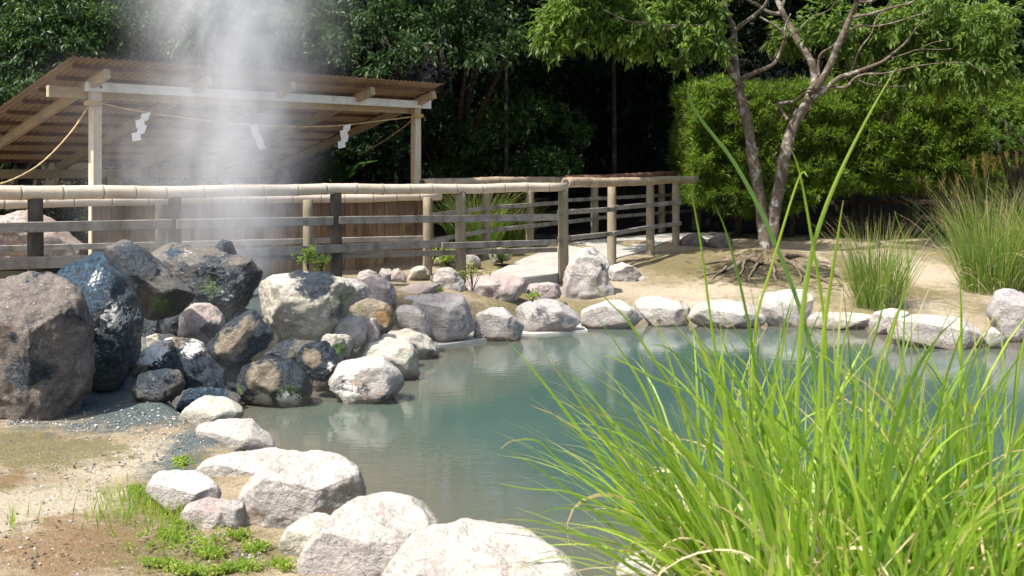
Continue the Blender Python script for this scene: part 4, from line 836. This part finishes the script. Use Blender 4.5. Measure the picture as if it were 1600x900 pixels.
# sunlit outer sprays of the trees behind: broad-leaved branches hanging into the light
def spraytree(name, ells, n, L, W, mat, label, cat, base, group=None, dr=.6, per=9, trunk=True, tl=.2):
    c = P(*base); gz = float(ground_z(c.x, c.y)); root = empty(name, (c.x, c.y, gz), label, cat, group); E = []
    for e_ in px_ell(ells):
        for k in range(6):
            u = unit(rg.normal(size=3))*rg.uniform(.3, .95); f = rg.uniform(.25, .5); E.append((e_[0]+u[0]*e_[3], e_[1]+u[1]*e_[4], e_[2]+u[2]*e_[5], e_[3]*f, e_[4]*f, e_[5]*f))
    C, O = blob_points(E, n, rg, .2); V, Fc = sprays(C, O, per, tl, L, W, rg, droop=dr); mk('crown' if cat == 'tree' else 'foliage', V, Fc, mat, root, smooth=False)
    if trunk:
        cc = px_ell(ells); m = MB()
        for q in cc[:8]: m.tube(catmull([(c.x, c.y, gz-.1), (c.x*.8+q[0]*.2, c.y, gz*.6+q[2]*.4), (q[0], q[1]+.1, q[2])], 4), [.10-.08*k/8 for k in range(9)], 7, wob=.2)
        m.build('trunk', M_barkd, root, smooth=True)
    return root
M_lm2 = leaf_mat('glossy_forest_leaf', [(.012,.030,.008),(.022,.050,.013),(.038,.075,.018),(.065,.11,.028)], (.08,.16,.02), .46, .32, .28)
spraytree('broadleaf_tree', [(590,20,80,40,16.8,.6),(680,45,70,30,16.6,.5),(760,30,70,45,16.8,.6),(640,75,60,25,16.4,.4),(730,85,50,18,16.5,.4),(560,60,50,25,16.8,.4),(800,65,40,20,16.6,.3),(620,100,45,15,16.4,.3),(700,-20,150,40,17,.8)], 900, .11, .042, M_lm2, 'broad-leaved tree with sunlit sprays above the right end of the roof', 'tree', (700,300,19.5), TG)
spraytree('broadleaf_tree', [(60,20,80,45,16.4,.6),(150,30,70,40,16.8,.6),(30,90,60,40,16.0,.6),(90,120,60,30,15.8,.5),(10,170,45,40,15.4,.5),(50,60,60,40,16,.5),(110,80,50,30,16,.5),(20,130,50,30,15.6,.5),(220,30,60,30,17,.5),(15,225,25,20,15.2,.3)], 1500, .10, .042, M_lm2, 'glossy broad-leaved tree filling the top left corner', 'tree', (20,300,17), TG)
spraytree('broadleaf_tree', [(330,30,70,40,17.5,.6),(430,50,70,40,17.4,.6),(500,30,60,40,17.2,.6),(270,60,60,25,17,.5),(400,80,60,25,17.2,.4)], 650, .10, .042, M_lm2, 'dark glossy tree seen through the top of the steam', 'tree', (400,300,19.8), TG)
spraytree('evergreen_shrub', [(740,230,50,40,19,.7),(800,190,60,45,19.3,.7),(860,240,50,40,19.2,.7),(790,260,70,25,19,.6),(700,265,40,25,18.6,.5),(900,200,35,40,19.5,.5),(840,160,50,30,19.5,.5)], 1300, .075, .036, M_lm2, 'leafy dark shrub facing the path left of the deep shade', 'shrub', (800,330,19.5), None, .3, trunk=False, tl=.12)
spraytree('evergreen_shrub', [(60,320,70,30,15.6,.4),(150,310,80,35,16.2,.4),(260,300,80,35,17,.4),(370,300,80,35,17.6,.4),(470,300,70,35,17.9,.4),(90,350,60,30,15.6,.3)], 1300, .10, .045, M_leafdark, 'added dark undergrowth standing in for shade beneath the back of the shelter roof', 'shrub', (250,330,17.2), None, .3, trunk=False, tl=.12)  # dark leaves added to fill a gap that is only shade
spraytree('evergreen_shrub', [(600,200,40,35,17.6,.5),(570,230,40,25,17.4,.5),(620,240,30,25,17.6,.5),(690,180,35,40,18.2,.5)], 450, .08, .036, M_leafdark, 'dim shrub between the shelter and its right post', 'shrub', (600,330,17.8), None, .3, trunk=False, tl=.12)
# ================================================================ HEDGE
hd = empty('clipped_hedge', Vector((P(1330,330,18.6).x, 18.6, .2)), 'long clipped hedge of narrow leaves on bare trunks', 'hedge')
rg = np.random.default_rng(31)
x0, x1 = P(1082,0,17.9).x, P(1760,0,17.9).x; yf, yb = 17.9, 20.6; zt = 2.62
def hz0(x): px = x/yf*F+800; return np.interp(px, [1080,1130,1200,1260,1290,1400,1760], [.98,.72,.55,.70,.95,1.0,1.0])
def bump3(a, b, s, o=0): return np.array([mnoise.noise((x*s+o, y*s, o)) for x, y in zip(a, b)])
def face(n, kind):
    if kind == 'f': x = rg.uniform(x0, x1, n); z = hz0(x)+(zt-hz0(x))*rg.uniform(0, 1, n); y = yf+.22*bump3(x, z, 1.4)+.30*bump3(x, z*1.3, 3.2, 9)+np.maximum(0, z-zt+.25)**2*2; nn = np.tile([0,-1,.25], (n,1))
    elif kind == 't': x = rg.uniform(x0, x1, n); y = rg.uniform(yf, yb, n); z = zt+.10*bump3(x, y, 1.7)+.13*bump3(x, y, 4)-.10*np.exp(-((y-yf)/.2)**2); nn = np.tile([0,-.2,1], (n,1))
    elif kind == 'l': y = rg.uniform(yf, yb, n); z = rg.uniform(.75, zt, n); x = x0+.15*bump3(y, z, 2)+.12*bump3(y, z, 5, 3)+.12; nn = np.tile([-1,-.1,.2], (n,1))
    else: x = rg.uniform(x0, x1, n); y = rg.uniform(yf, yb, n); z = hz0(x)+.1*bump3(x, y, 2); nn = np.tile([0,-.3,-1], (n,1))
    return np.stack([x, y, z], 1), nn.astype(float)
Cs = []; Os = []
for k, n in (('f', 3900), ('t', 1900), ('l', 700), ('b', 700)): a, b_ = face(n, k); Cs.append(a); Os.append(b_)
C = np.concatenate(Cs); O = unit(np.concatenate(Os)+rg.normal(size=(len(C),3))*.35); per = 14
C2 = np.repeat(C, per, 0)+rg.normal(size=(len(C)*per,3))*.014+np.repeat(O, per, 0)*(np.tile(np.linspace(-.06, .05, per), len(C)))[:,None]
D = unit(np.repeat(O, per, 0)*.75+rg.normal(size=(len(C)*per,3))*.62+np.array([0,0,.15]))
V, Fc = leaf_geo(C2, D, unit(np.array([0,0,1.])+rg.normal(size=D.shape)*.6), rg.uniform(.08,.15,len(D)), np.full(len(D), .017), .1)
mk('foliage', V, Fc, M_leafhedge, hd, smooth=False)
m = MB()                                    # dark box added so the hedge looks shaded inside
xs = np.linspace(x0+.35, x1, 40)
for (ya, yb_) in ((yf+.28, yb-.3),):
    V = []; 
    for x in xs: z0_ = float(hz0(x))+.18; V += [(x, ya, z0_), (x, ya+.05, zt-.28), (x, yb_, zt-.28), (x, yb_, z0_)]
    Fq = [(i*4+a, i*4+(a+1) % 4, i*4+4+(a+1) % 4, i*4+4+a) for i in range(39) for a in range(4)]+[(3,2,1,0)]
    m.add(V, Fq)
m.build('shade_core', M_hedgeshade, hd)
for px, r_ in ((1153,.055),(1236,.06),(1290,.05),(1345,.05),(1432,.05),(1500,.05),(1560,.05)):
    c = P(px, 300, 18.7); m = MB(); m.tube([(c.x-.03, c.y, .1), (c.x+.02, c.y, .45), (c.x-.01, c.y+.05, .9), (c.x+.05, c.y+.1, 1.5)], [r_*1.2, r_, r_*.9, r_*.7], 9, wob=.3); m.build('trunk', M_barkd if px < 1400 else M_bark, hd, smooth=True)
# ================================================================ GRASSES
def blades(base, az, lean, curv, L, W, rg, K=9, twist=.5, curl=None):
    n = len(base); t = np.linspace(0, 1, K); V = np.zeros((n, K, 2, 3)); p = base.copy(); th = lean.copy(); T = np.zeros((n, K, 2)); az = az.copy()
    for k in range(K):
        d = np.stack([np.sin(th)*np.cos(az), np.sin(th)*np.sin(az), np.cos(th)], 1)
        tw = twist*t[k]*np.sin(np.arange(n)*1.7)+np.sin(np.arange(n)*2.9)*1.2
        h = np.stack([-np.sin(az), np.cos(az), np.zeros(n)], 1); nv = np.cross(h, d); side = h*np.cos(tw)[:,None]+nv*np.sin(tw)[:,None]
        w_ = W*min(1, .55+t[k]*3)*(1-t[k]**2.2)+.0006; V[:,k,0] = p+side*w_[:,None]/2; V[:,k,1] = p-side*w_[:,None]/2; T[:,k,:] = t[k]
        p = p+d*(L/(K-1))[:,None]; th = th+curv*(t[k]**1.3)*2.2/(K-1)*1.6
        if curl is not None: th = th+curl*t[k]/(K-1)*3; az = az+.25*np.sin(np.arange(n)*1.3)*t[k]
    ids = np.arange(n*K*2).reshape(n, K, 2)
    Fc = np.stack([ids[:,:-1,0], ids[:,:-1,1], ids[:,1:,1], ids[:,1:,0]], -1).reshape(-1, 4); return V.reshape(-1, 3), Fc, T.ravel()
def clump(name, base, r, n, Lr, W, mat, label, cat, group=None, lean=(.02,.55), curv=(.1,.9), seed=1, azr=None, dry=0, plumes=0, K=9, Lpow=1.0):
    rg = np.random.default_rng(seed); base = Vector(base); root = empty(name, base, label, cat, group)
    def gen(n, Lr, W, lean, curv, curl=None, K=K):
        a = rg.uniform(0, 2*np.pi, n); q = r*np.sqrt(rg.uniform(0, 1, n)); B = np.stack([base.x+q*np.cos(a), base.y+q*np.sin(a), np.full(n, base.z-.02)], 1)
        az = a+rg.normal(0, .7, n) if azr is None else rg.uniform(azr[0], azr[1], n)
        ln = rg.uniform(*lean, n)*(.4+.6*q/r); return blades(B, az, ln, rg.uniform(*curv, n), Lr[0]+(Lr[1]-Lr[0])*rg.uniform(0, 1, n)**Lpow, W*rg.uniform(.6, 1.15, n), rg, K, curl=curl)
    V, Fc, T = gen(n, Lr, W, lean, curv); mk('blades', V, Fc, mat, root, {'t': T})
    if dry:
        V, Fc, T = gen(dry, (Lr[0]*.35, Lr[1]*.72), W*.85, (lean[0], lean[1]*1.25), (.6, 1.8), rg.uniform(-.5, 2.6, dry), 16); mk('dry_blades', V, Fc, M_dry, root, {'t': T})
    if plumes:
        V, Fc, T = gen(plumes, (Lr[1]*.95, Lr[1]*1.15), .004, (.02, .25), (0, .25)); mk('stems', V, Fc, M_tuft, root, {'t': T*0})
        tips = V.reshape(plumes, -1, 2, 3)[:, -1].mean(1); m0 = np.repeat(tips, 26, 0)+rg.normal(size=(plumes*26, 3))*[.008,.008,.05]
        V, Fc = leaf_geo(m0, unit(rg.normal(size=m0.shape)*.3+[.1,0,1]), unit(rg.normal(size=m0.shape)), np.full(len(m0), .07), np.full(len(m0), .005)); mk('plumes', V, Fc, M_plume, root, smooth=False)
    return root
GRP = 'tall green grass clumps in the foreground'
fgc = [(1150,4.15,.20,230,(.55,1.25),'leftmost foreground grass clump, arching out over the water'),(1290,3.85,.22,300,(.7,1.30),'foreground grass clump in front of the slender far tuft'),
       (1440,3.9,.22,300,(.6,1.25),'tall foreground grass clump left of the rightmost one'),(1590,3.85,.22,290,(.6,1.25),'rightmost foreground grass clump, cut by the edge of the photo'),
       (1380,3.45,.22,240,(.45,.95),'shorter foreground grass clump nearest the camera'),(1530,3.4,.2,210,(.45,.95),'short foreground grass clump in the bottom right corner'),(1240,3.55,.16,150,(.35,.8),'low foreground grass clump at the bottom with curled dry blades')]
for i, (px, d, r, n, Lr, lab) in enumerate(fgc):
    c = P(px, 900, d); zz = -.16
    clump('tall_grass', (c.x, c.y, zz), r, int(n*.40), Lr, .0205, M_blade, lab, 'grass clump', GRP, (.03,.80), (.05,.85), 40+i, None, dry=50, K=11, Lpow=1.25)
c = P(1120, 900, 4.05)
clump('tall_grass', (c.x, c.y, -.16), .16, 95, (.5,1.05), .013, M_blade, 'thin sprawling grass clump leaning left over the water at the bottom', 'grass clump', GRP, (.45,1.25), (.2,.9), 61, (2.4, 4.0), dry=22, K=11)
# outlying long blades reaching left over the pool and up across the view
def long_blade(pts, d0, d1, w_, label_, m_):
    W = [P(x, y, d0+(d1-d0)*i/(len(pts)-1)) for i, (x, y) in enumerate(pts)]; c = catmull(W, 5); n = len(c); V = []; T = []
    for i, p_ in enumerate(c):
        t = (c[min(i+1,n-1)]-c[max(i-1,0)]).normalized(); s = t.cross(Vector((.15,1,.1))).normalized(); k = i/(n-1); ww = w_*min(1, .7+k)*(1-k**3)+.0005
        V += [tuple(p_+s*ww/2+Vector((0,.004,0))), tuple(p_+Vector((0,-.001,0))), tuple(p_-s*ww/2+Vector((0,.004,0)))]; T += [k*.96]*3
    Fc = []
    for i in range(n-1): Fc += [(i*3, i*3+1, i*3+4, i*3+3), (i*3+1, i*3+2, i*3+5, i*3+4)]
    m_.add(V, Fc, T)
lb = MB()
for pts, w_ in [([(1330,900),(1300,700),(1262,520),(1205,365),(1150,258),(1098,190),(1076,150),(1078,128)], .017), ([(1258,930),(1245,700),(1252,520),(1268,400),(1300,300),(1350,195),(1399,108)], .021),
    ([(1285,930),(1278,700),(1288,520),(1305,400),(1318,313)], .018), ([(1310,930),(1300,760),(1290,520),(1270,380),(1250,270),(1235,230)], .013), ([(1330,900),(1360,700),(1420,480),(1402,340)], .010) if False else ([(1345,930),(1350,760),(1385,560),(1420,420),(1398,330)], .011),
    ([(1180,930),(1160,760),(1120,560),(1095,380),(1078,288)], .012), ([(1200,930),(1195,720),(1172,520),(1140,380),(1118,320)], .013), ([(1300,930),(1290,800),(1330,640),(1375,500),(1400,360)], .012),
    ([(1240,930),(1180,700),(1180,520),(1205,420),(1248,280),(1262,276)], .012), ([(1500,930),(1500,700),(1503,520),(1500,430)], .016), ([(1580,930),(1575,740),(1590,600),(1610,480)], .016),
    ([(1150,940),(1120,860),(1040,800),(960,770),(880,725),(840,690),(800,690),(782,702)], .011), ([(1120,950),(1050,860),(960,800),(890,770),(830,765),(780,756)], .010), ([(1180,950),(1100,800),(1020,700),(960,660),(945,645)], .014),
    ([(1130,960),(1060,890),(960,850),(880,832),(800,825)], .009), ([(1200,950),(1140,780),(1080,650),(1020,560),(980,500),(950,470),(900,405)], .011), ([(1170,950),(1090,780),(1020,680),(990,640)], .012),
    ([(1140,950),(1080,840),(1000,760),(930,720),(890,700)], .009), ([(1300,950),(1240,760),(1180,640),(1120,560),(1080,520)], .012), ([(1220,940),(1160,700),(1100,600),(1045,545),(1010,540)], .010),
    ([(1210,940),(1190,780),(1110,640),(1020,590),(960,560),(940,556)], .009)]:
    long_blade(pts, 4.0, 3.8, w_*.85, '', lb)
gl = [o for o in bpy.data.objects if o.get('label','').startswith('foreground grass clump in front of the slender')][0]
lb.build('long_blades', M_blade, gl, smooth=True, att='t')
# tufts on the far bank
def gp(px, py): return tuple(GG(px, py))
clump('grass_tuft', gp(1370,480), .24, 620, (.5,1.15), .007, M_tuft, 'slender upright grass tuft alone on the pale soil of the far bank', 'grass tuft', None, (.02,.58), (.05,.75), 71, dry=60)
clump('grass_tuft', gp(1552,455), .34, 760, (.7,1.5), .008, M_tuft, 'large arching grass tuft at the right edge below the hedge', 'grass tuft', None, (.02,.6), (.2,.9), 72, dry=70)
clump('grass_tuft', gp(1650,462), .30, 450, (.7,1.5), .008, M_tuft, 'grass tuft cut by the right edge of the photo', 'grass tuft', None, (.02,.6), (.2,.9), 73, dry=30)
c = P(1560, 340, 17.2); clump('plume_grass', (c.x, c.y, .05), .35, 260, (.7,1.3), .007, M_tuft, 'brown-plumed grass standing before the right end of the hedge', 'grass tuft', None, (.02,.3), (.0,.4), 74, dry=60, plumes=34)
c = P(1480, 330, 17.5); clump('plume_grass', (c.x, c.y, .08), .15, 90, (.5,1.0), .006, M_tuft, 'thin plumed grass under the hedge, left of the thicker plumed one', 'grass tuft', None, (.02,.3), (.0,.4), 75, plumes=8)
c = P(745, 395, 16.9); clump('grass_tuft', (c.x, c.y, .08), .30, 620, (.7,1.3), .009, M_tuft, 'big arching grass tuft behind the fence left of the path', 'grass tuft', None, (.05,.6), (.5,1.3), 76)
c = P(800, 390, 17.6); clump('grass_tuft', (c.x, c.y, .08), .22, 300, (.6,1.0), .009, M_tuft, 'smaller grass tuft right of the big arching one behind the fence', 'grass tuft', None, (.05,.6), (.5,1.3), 77)
# shrub at the right edge and small plants
spraytree('pale_shrub', [(1575,185,30,25,17.0,.3),(1560,215,25,20,17.0,.3),(1600,210,30,30,17,.3),(1595,240,30,20,17,.3)], 160, .06, .025, M_leafpale, 'pale green shrub in front of the right end of the hedge', 'shrub', (1600,350,17.2), None, .2, tl=.1)
def plant(name, px, py, d, n, L, W, rx, ry, mat, label, seed, per=7):
    rg = np.random.default_rng(seed); c = P(px, py, d); root = empty(name, (c.x, c.y, c.z-ry*d/F), label, 'plant')
    C = np.stack([c.x+rg.normal(size=n)*rx*d/F*.5, c.y+rg.normal(size=n)*rx*d/F*.4, c.z+rg.normal(size=n)*ry*d/F*.45], 1)
    V, Fc = sprays(C, unit(np.stack([rg.normal(size=n), rg.normal(size=n), np.full(n, 1.)], 1)), per, L*1.3, L, W, rg, .1); mk('leaves', V, Fc, mat, root, smooth=False)
    m = MB()
    for i in range(0, n, max(1, n//8)): m.tube([(c.x, c.y, c.z-ry*d/F-.03), tuple((Vector(C[i])+Vector((c.x, c.y, c.z)))/2), tuple(C[i])], [.004,.003,.002], 5)
    m.build('stem', M_barkd, root)
plant('seedling', 482, 400, 10.9, 26, .045, .02, 14, 18, M_weed, 'bright green seedling growing behind the big whitish boulder', 1)
plant('seedling', 503, 412, 10.7, 14, .04, .018, 9, 10, M_weed, 'small green seedling beside the dark fence post', 2)
plant('leafy_weed', 738, 428, 11.6, 12, .045, .02, 18, 22, M_weed, 'yellowish weed trailing over the mottled upright stone', 3, 5)
plant('low_shrub', 700, 402, 14.4, 60, .05, .022, 24, 12, M_weed, 'bright low shrub at the foot of the second round post', 4)
plant('low_shrub', 785, 398, 15.0, 50, .045, .02, 18, 12, M_leafmid, 'dark green low plant on the stone beside the path', 5)
plant('leafy_weed', 832, 463, 11.6, 16, .03, .014, 14, 4, M_weed, 'tiny weed between two pinkish stones of the far bank', 6)
plant('leafy_weed', 690, 452, 11.5, 8, .03, .014, 6, 5, M_weed, 'tiny weed beside the flat purple-pink stone', 7)
plant('leafy_weed', 428, 855+6, 4.9, 0+8, .02, .01, 8, 8, M_weed, 'tiny weed at the foot of the thin cream slab', 8)
plant('leafy_weed', 575, 885, 4.7, 18, .016, .008, 9, 12, M_weed, 'mossy green weed on the brown stone at the bottom edge', 9)
# fern in the dark behind the shelter
fr = empty('fern', P(530, 285, 17.2), 'fern with bright fronds in the dark under the right end of the roof', 'fern'); rg = np.random.default_rng(3); Vs = []; n0 = 0; Fs = []
for i in range(11):
    an = rg.uniform(-2.8, .2); L = rg.uniform(.45, .75); b0 = np.array(fr.location)
    for k in range(22):
        t = k/21; q = b0+np.array([math.cos(an)*L*t*1.0, math.sin(an)*L*t*.6, .55*L*t-.45*L*t*t+.25*t]); dr = np.array([math.cos(an), math.sin(an), .1]); sd_ = unit(np.cross(dr, [0,0,1.]))
        for s in (-1, 1):
            V, Fc = leaf_geo(q[None], unit((sd_*s+dr*.4)[None]), np.array([[0,0,1.]]), np.array([.17*(1-t)**.7*min(1,t*4+.3)]), np.array([.028])); Vs.append(V); Fs.append(Fc+n0); n0 += 4
mk('fronds', np.concatenate(Vs), np.concatenate(Fs), M_fern, fr, smooth=False)
# weeds, clover and pebbles scattered over the near bank
rg = np.random.default_rng(77)
def scatter(spots):
    B = []
    for (px, py, rx, ry, n) in spots:
        for k in range(n):
            c = G(px+rg.normal()*rx*.5, py+rg.normal()*ry*.5, -.1 if py > 520 else -.1); B.append((c.x, c.y, float(ground_z(c.x, c.y))))
    return np.array(B)
B = scatter([(205,790,45,30,120),(245,800,40,25,120),(18,825,6,10,22),(275,800,30,25,60),(160,805,35,20,40),(60,815,14,8,10),(300,835,60,20,60),(245,775,30,15,70),(190,770,30,25,40),(120,800,40,30,12)])
n = len(B); V, Fc, T = blades(B, rg.uniform(0, 6.28, n), rg.uniform(0, .5, n), rg.uniform(0, .8, n), rg.uniform(.03, .11, n), rg.uniform(.002, .0045, n), rg, 6)
tag(mk('weeds', V, Fc, M_weed, attrs={'t': T*.7}, origin=tuple(B[0])), 'thin green weeds sprouting from the soil left of the near stones', 'grass', None, 'stuff')
B = scatter([(270,830,22,7,70),(335,862,26,7,90),(255,880,30,6,60),(300,892,40,6,90),(385,885,22,6,60),(290,812,24,8,50),(400,855,20,7,50),(285,722,14,7,50),(215,765,14,8,50),(375,835,18,6,45),(440,885,14,7,40),(320,842,60,16,50),(350,890,18,5,50),(230,850,60,30,30)])
V, Fc = sprays(B+[0,0,.012], np.tile([0,0,1.], (len(B),1)), 7, .018, .015, .010, rg, 0, 1.5)
tag(mk('clover', V, Fc, M_weed, smooth=False, origin=tuple(B[0])), 'bright low clover carpeting the soil below the near stones', 'ground cover', None, 'stuff')
B = scatter([(230,650,110,25,260),(320,620,80,14,60),(40,660,45,6,120),(110,665,60,8,110),(260,680,90,40,150),(130,740,150,60,170),(385,860,30,14,60),(180,700,120,30,120),(60,860,120,40,60),(1150,455,200,14,60),(300,830,70,30,80),(1000,450,150,12,50)])
Vs, Fb = ico(1); VV = []; FF = []; 
for i, q in enumerate(B):
    s = rg.uniform(.003, .008)*(1.6 if i < 200 and i % 5 == 0 else 1); VV.append(Vs*s*rg.uniform(.6, 1.3, 3)*[1,1,.55]+q+[0,0,s*.2]); FF.append(Fb+i*len(Vs))
B2 = scatter([(200,720,160,50,70),(100,840,120,50,60),(350,860,80,30,80),(260,770,60,30,50),(1200,430,160,16,120),(1000,460,160,14,50),(1350,440,150,20,50)]); nb = len(B2)
V, Fc = leaf_geo(B2+[0,0,.006], unit(rg.normal(size=(nb,3))*[1,1,.12]), unit(rg.normal(size=(nb,3))*.25+[0,0,1]), rg.uniform(.012,.035,nb), rg.uniform(.005,.013,nb), .3)
M_litter = leaf_mat('fallen_leaf', [(.05,.03,.015),(.16,.09,.035),(.28,.20,.09)], (.2,.12,.05), .7, .2, .1)
tag(mk('leaf_litter', V, Fc, M_litter, smooth=False, origin=tuple(B2[0])), 'small fallen brown leaves strewn over the soil', 'leaf litter', None, 'stuff')
mp_, nt_, b__ = newmat('gravel_grain'); g_ = NG(nt_); rr_ = g_.n('NewGeometry').outputs['Random Per Island']; cr_ = g_.n('ValToRGB'); g_.set(cr_.inputs[0], rr_); cr_.color_ramp.elements[0].color = (.03,.04,.05,1); cr_.color_ramp.elements[1].color = (.62,.58,.52,1); e_ = cr_.color_ramp.elements.new(.5); e_.color = (.10,.12,.13,1)
g_.set(b__.inputs['Base Color'], cr_.outputs[0]); b__.inputs['Roughness'].default_value = .7
tag(mk('gravel', np.concatenate(VV), np.concatenate(FF), mp_, origin=tuple(B[0])), 'loose dark and pale gravel on the soil of the banks', 'gravel', None, 'stuff')
# ================================================================ STEAM
def steam_mat(name, cx, slope, cy, r0, kr, z0, z1, dens, sc=1.6, lo=.42, hi=.75, skew=0.0):
    m = bpy.data.materials.new(name); m.use_nodes = True; nt = m.node_tree; nt.nodes.remove(nt.nodes['Principled BSDF']); g = NG(nt); p = g.pos(); X, Y, Zp = g.sep(p)
    wob = g.noise(g.scale(p, (1,1,.7)), .9, 2, .5); dz = g.m('SUBTRACT', Zp, z0)
    cxn = g.m('ADD', g.m('MULTIPLY', dz, slope), cx); cxn = g.m('ADD', cxn, g.m('MULTIPLY', g.m('SUBTRACT', wob, .5), .55))
    r = g.m('ADD', g.m('MULTIPLY', dz, kr), r0)
    dx = g.m('DIVIDE', g.m('SUBTRACT', X, cxn), r); dy = g.m('DIVIDE', g.m('SUBTRACT', Y, cy), r)
    d2 = g.m('ADD', g.m('MULTIPLY', dx, dx), g.m('MULTIPLY', dy, dy)); rad = g.m('EXPONENT', g.m('MULTIPLY', d2, -1.6))
    nz = g.noise(g.scale(p, (1,1,.7)), sc, 5, .62, 1.1); rad = g.m('MULTIPLY', rad, g.ramp(nz, lo, hi, .0, 1.0))
    fade = g.m('MULTIPLY', g.ramp(Zp, z0, z0+.25), g.ramp(Zp, z1-.8, z1, 1, 0))
    f = g.m('MULTIPLY', g.m('MULTIPLY', rad, fade), dens); f = g.m('DIVIDE', f, g.m('ADD', g.m('MULTIPLY', dz, .35), .75))
    v = g.n('VolumePrincipled'); v.inputs['Color'].default_value = (.97,.98,1,1); g.set(v.inputs['Density'], f); v.inputs['Anisotropy'].default_value = .2
    nt.links.new(v.outputs[0], nt.nodes['Material Output'].inputs['Volume']); return m
def puff(label, cx, cy, z0, z1, r0, r1, slope, mat, group='steam of the hot spring'):
    m = MB(); k = 7; m.tube([(cx+slope*(z1-z0)*i/(k-1), cy, z0+(z1-z0)*i/(k-1)) for i in range(k)], [r0+(r1-r0)*i/(k-1) for i in range(k)], 20); o = m.build('steam', mat, None, (cx, cy, z0), True)
    return tag(o, label, 'steam', group, 'stuff')
c = P(415, 428, 9.9)
puff('white plume of steam rising from the heaped rocks past the shelter', c.x-.08, c.y, .25, 4.2, .55, 1.6, -.07, steam_mat('steam_plume', c.x-.08, -.10, c.y, .21, .17, .25, 4.2, 4.8, 1.7, .36, .68))
c = P(330, 400, 10.2)
puff('thin veil of steam drifting left of the main plume under the roof', c.x-.2, c.y, .3, 2.4, 1.2, 1.4, -.1, steam_mat('steam_veil', c.x-.15, -.12, c.y, .7, .1, .3, 2.4, 1.0, 1.9, .40, .75))
c = P(480, 560, 8.6)
puff('faint wisps of steam low over the heaped rocks', c.x-.4, c.y, -.3, .6, 1.2, 1.3, 0, steam_mat('steam_wisps', c.x-.4, 0, c.y, .9, .1, -.32, .6, .4, 1.8, .42, .8))
# thin mist lying on the warm pool
def mist_mat():
    m = bpy.data.materials.new('pool_mist'); m.use_nodes = True; nt = m.node_tree; nt.nodes.remove(nt.nodes['Principled BSDF']); g = NG(nt); p = g.pos(); z = g.sep(p)[2]
    f = g.m('MULTIPLY', g.m('MULTIPLY', g.ramp(g.noise(g.scale(p, (1,.6,2)), .9, 3, .6, .8), .38, .72), g.ramp(z, -.34, .08, 1, 0)), .045)
    v = g.n('VolumePrincipled'); v.inputs['Color'].default_value = (.97,.98,1,1); g.set(v.inputs['Density'], f); nt.links.new(v.outputs[0], nt.nodes['Material Output'].inputs['Volume']); return m
m = MB(); m.box((1.9, 8.9, -.12), 7.0, 8.2, .40); tag(m.build('steam', mist_mat(), None, (1.9, 8.9, -.32)), 'thin mist lying low over the pool water', 'steam', 'steam of the hot spring', 'stuff')
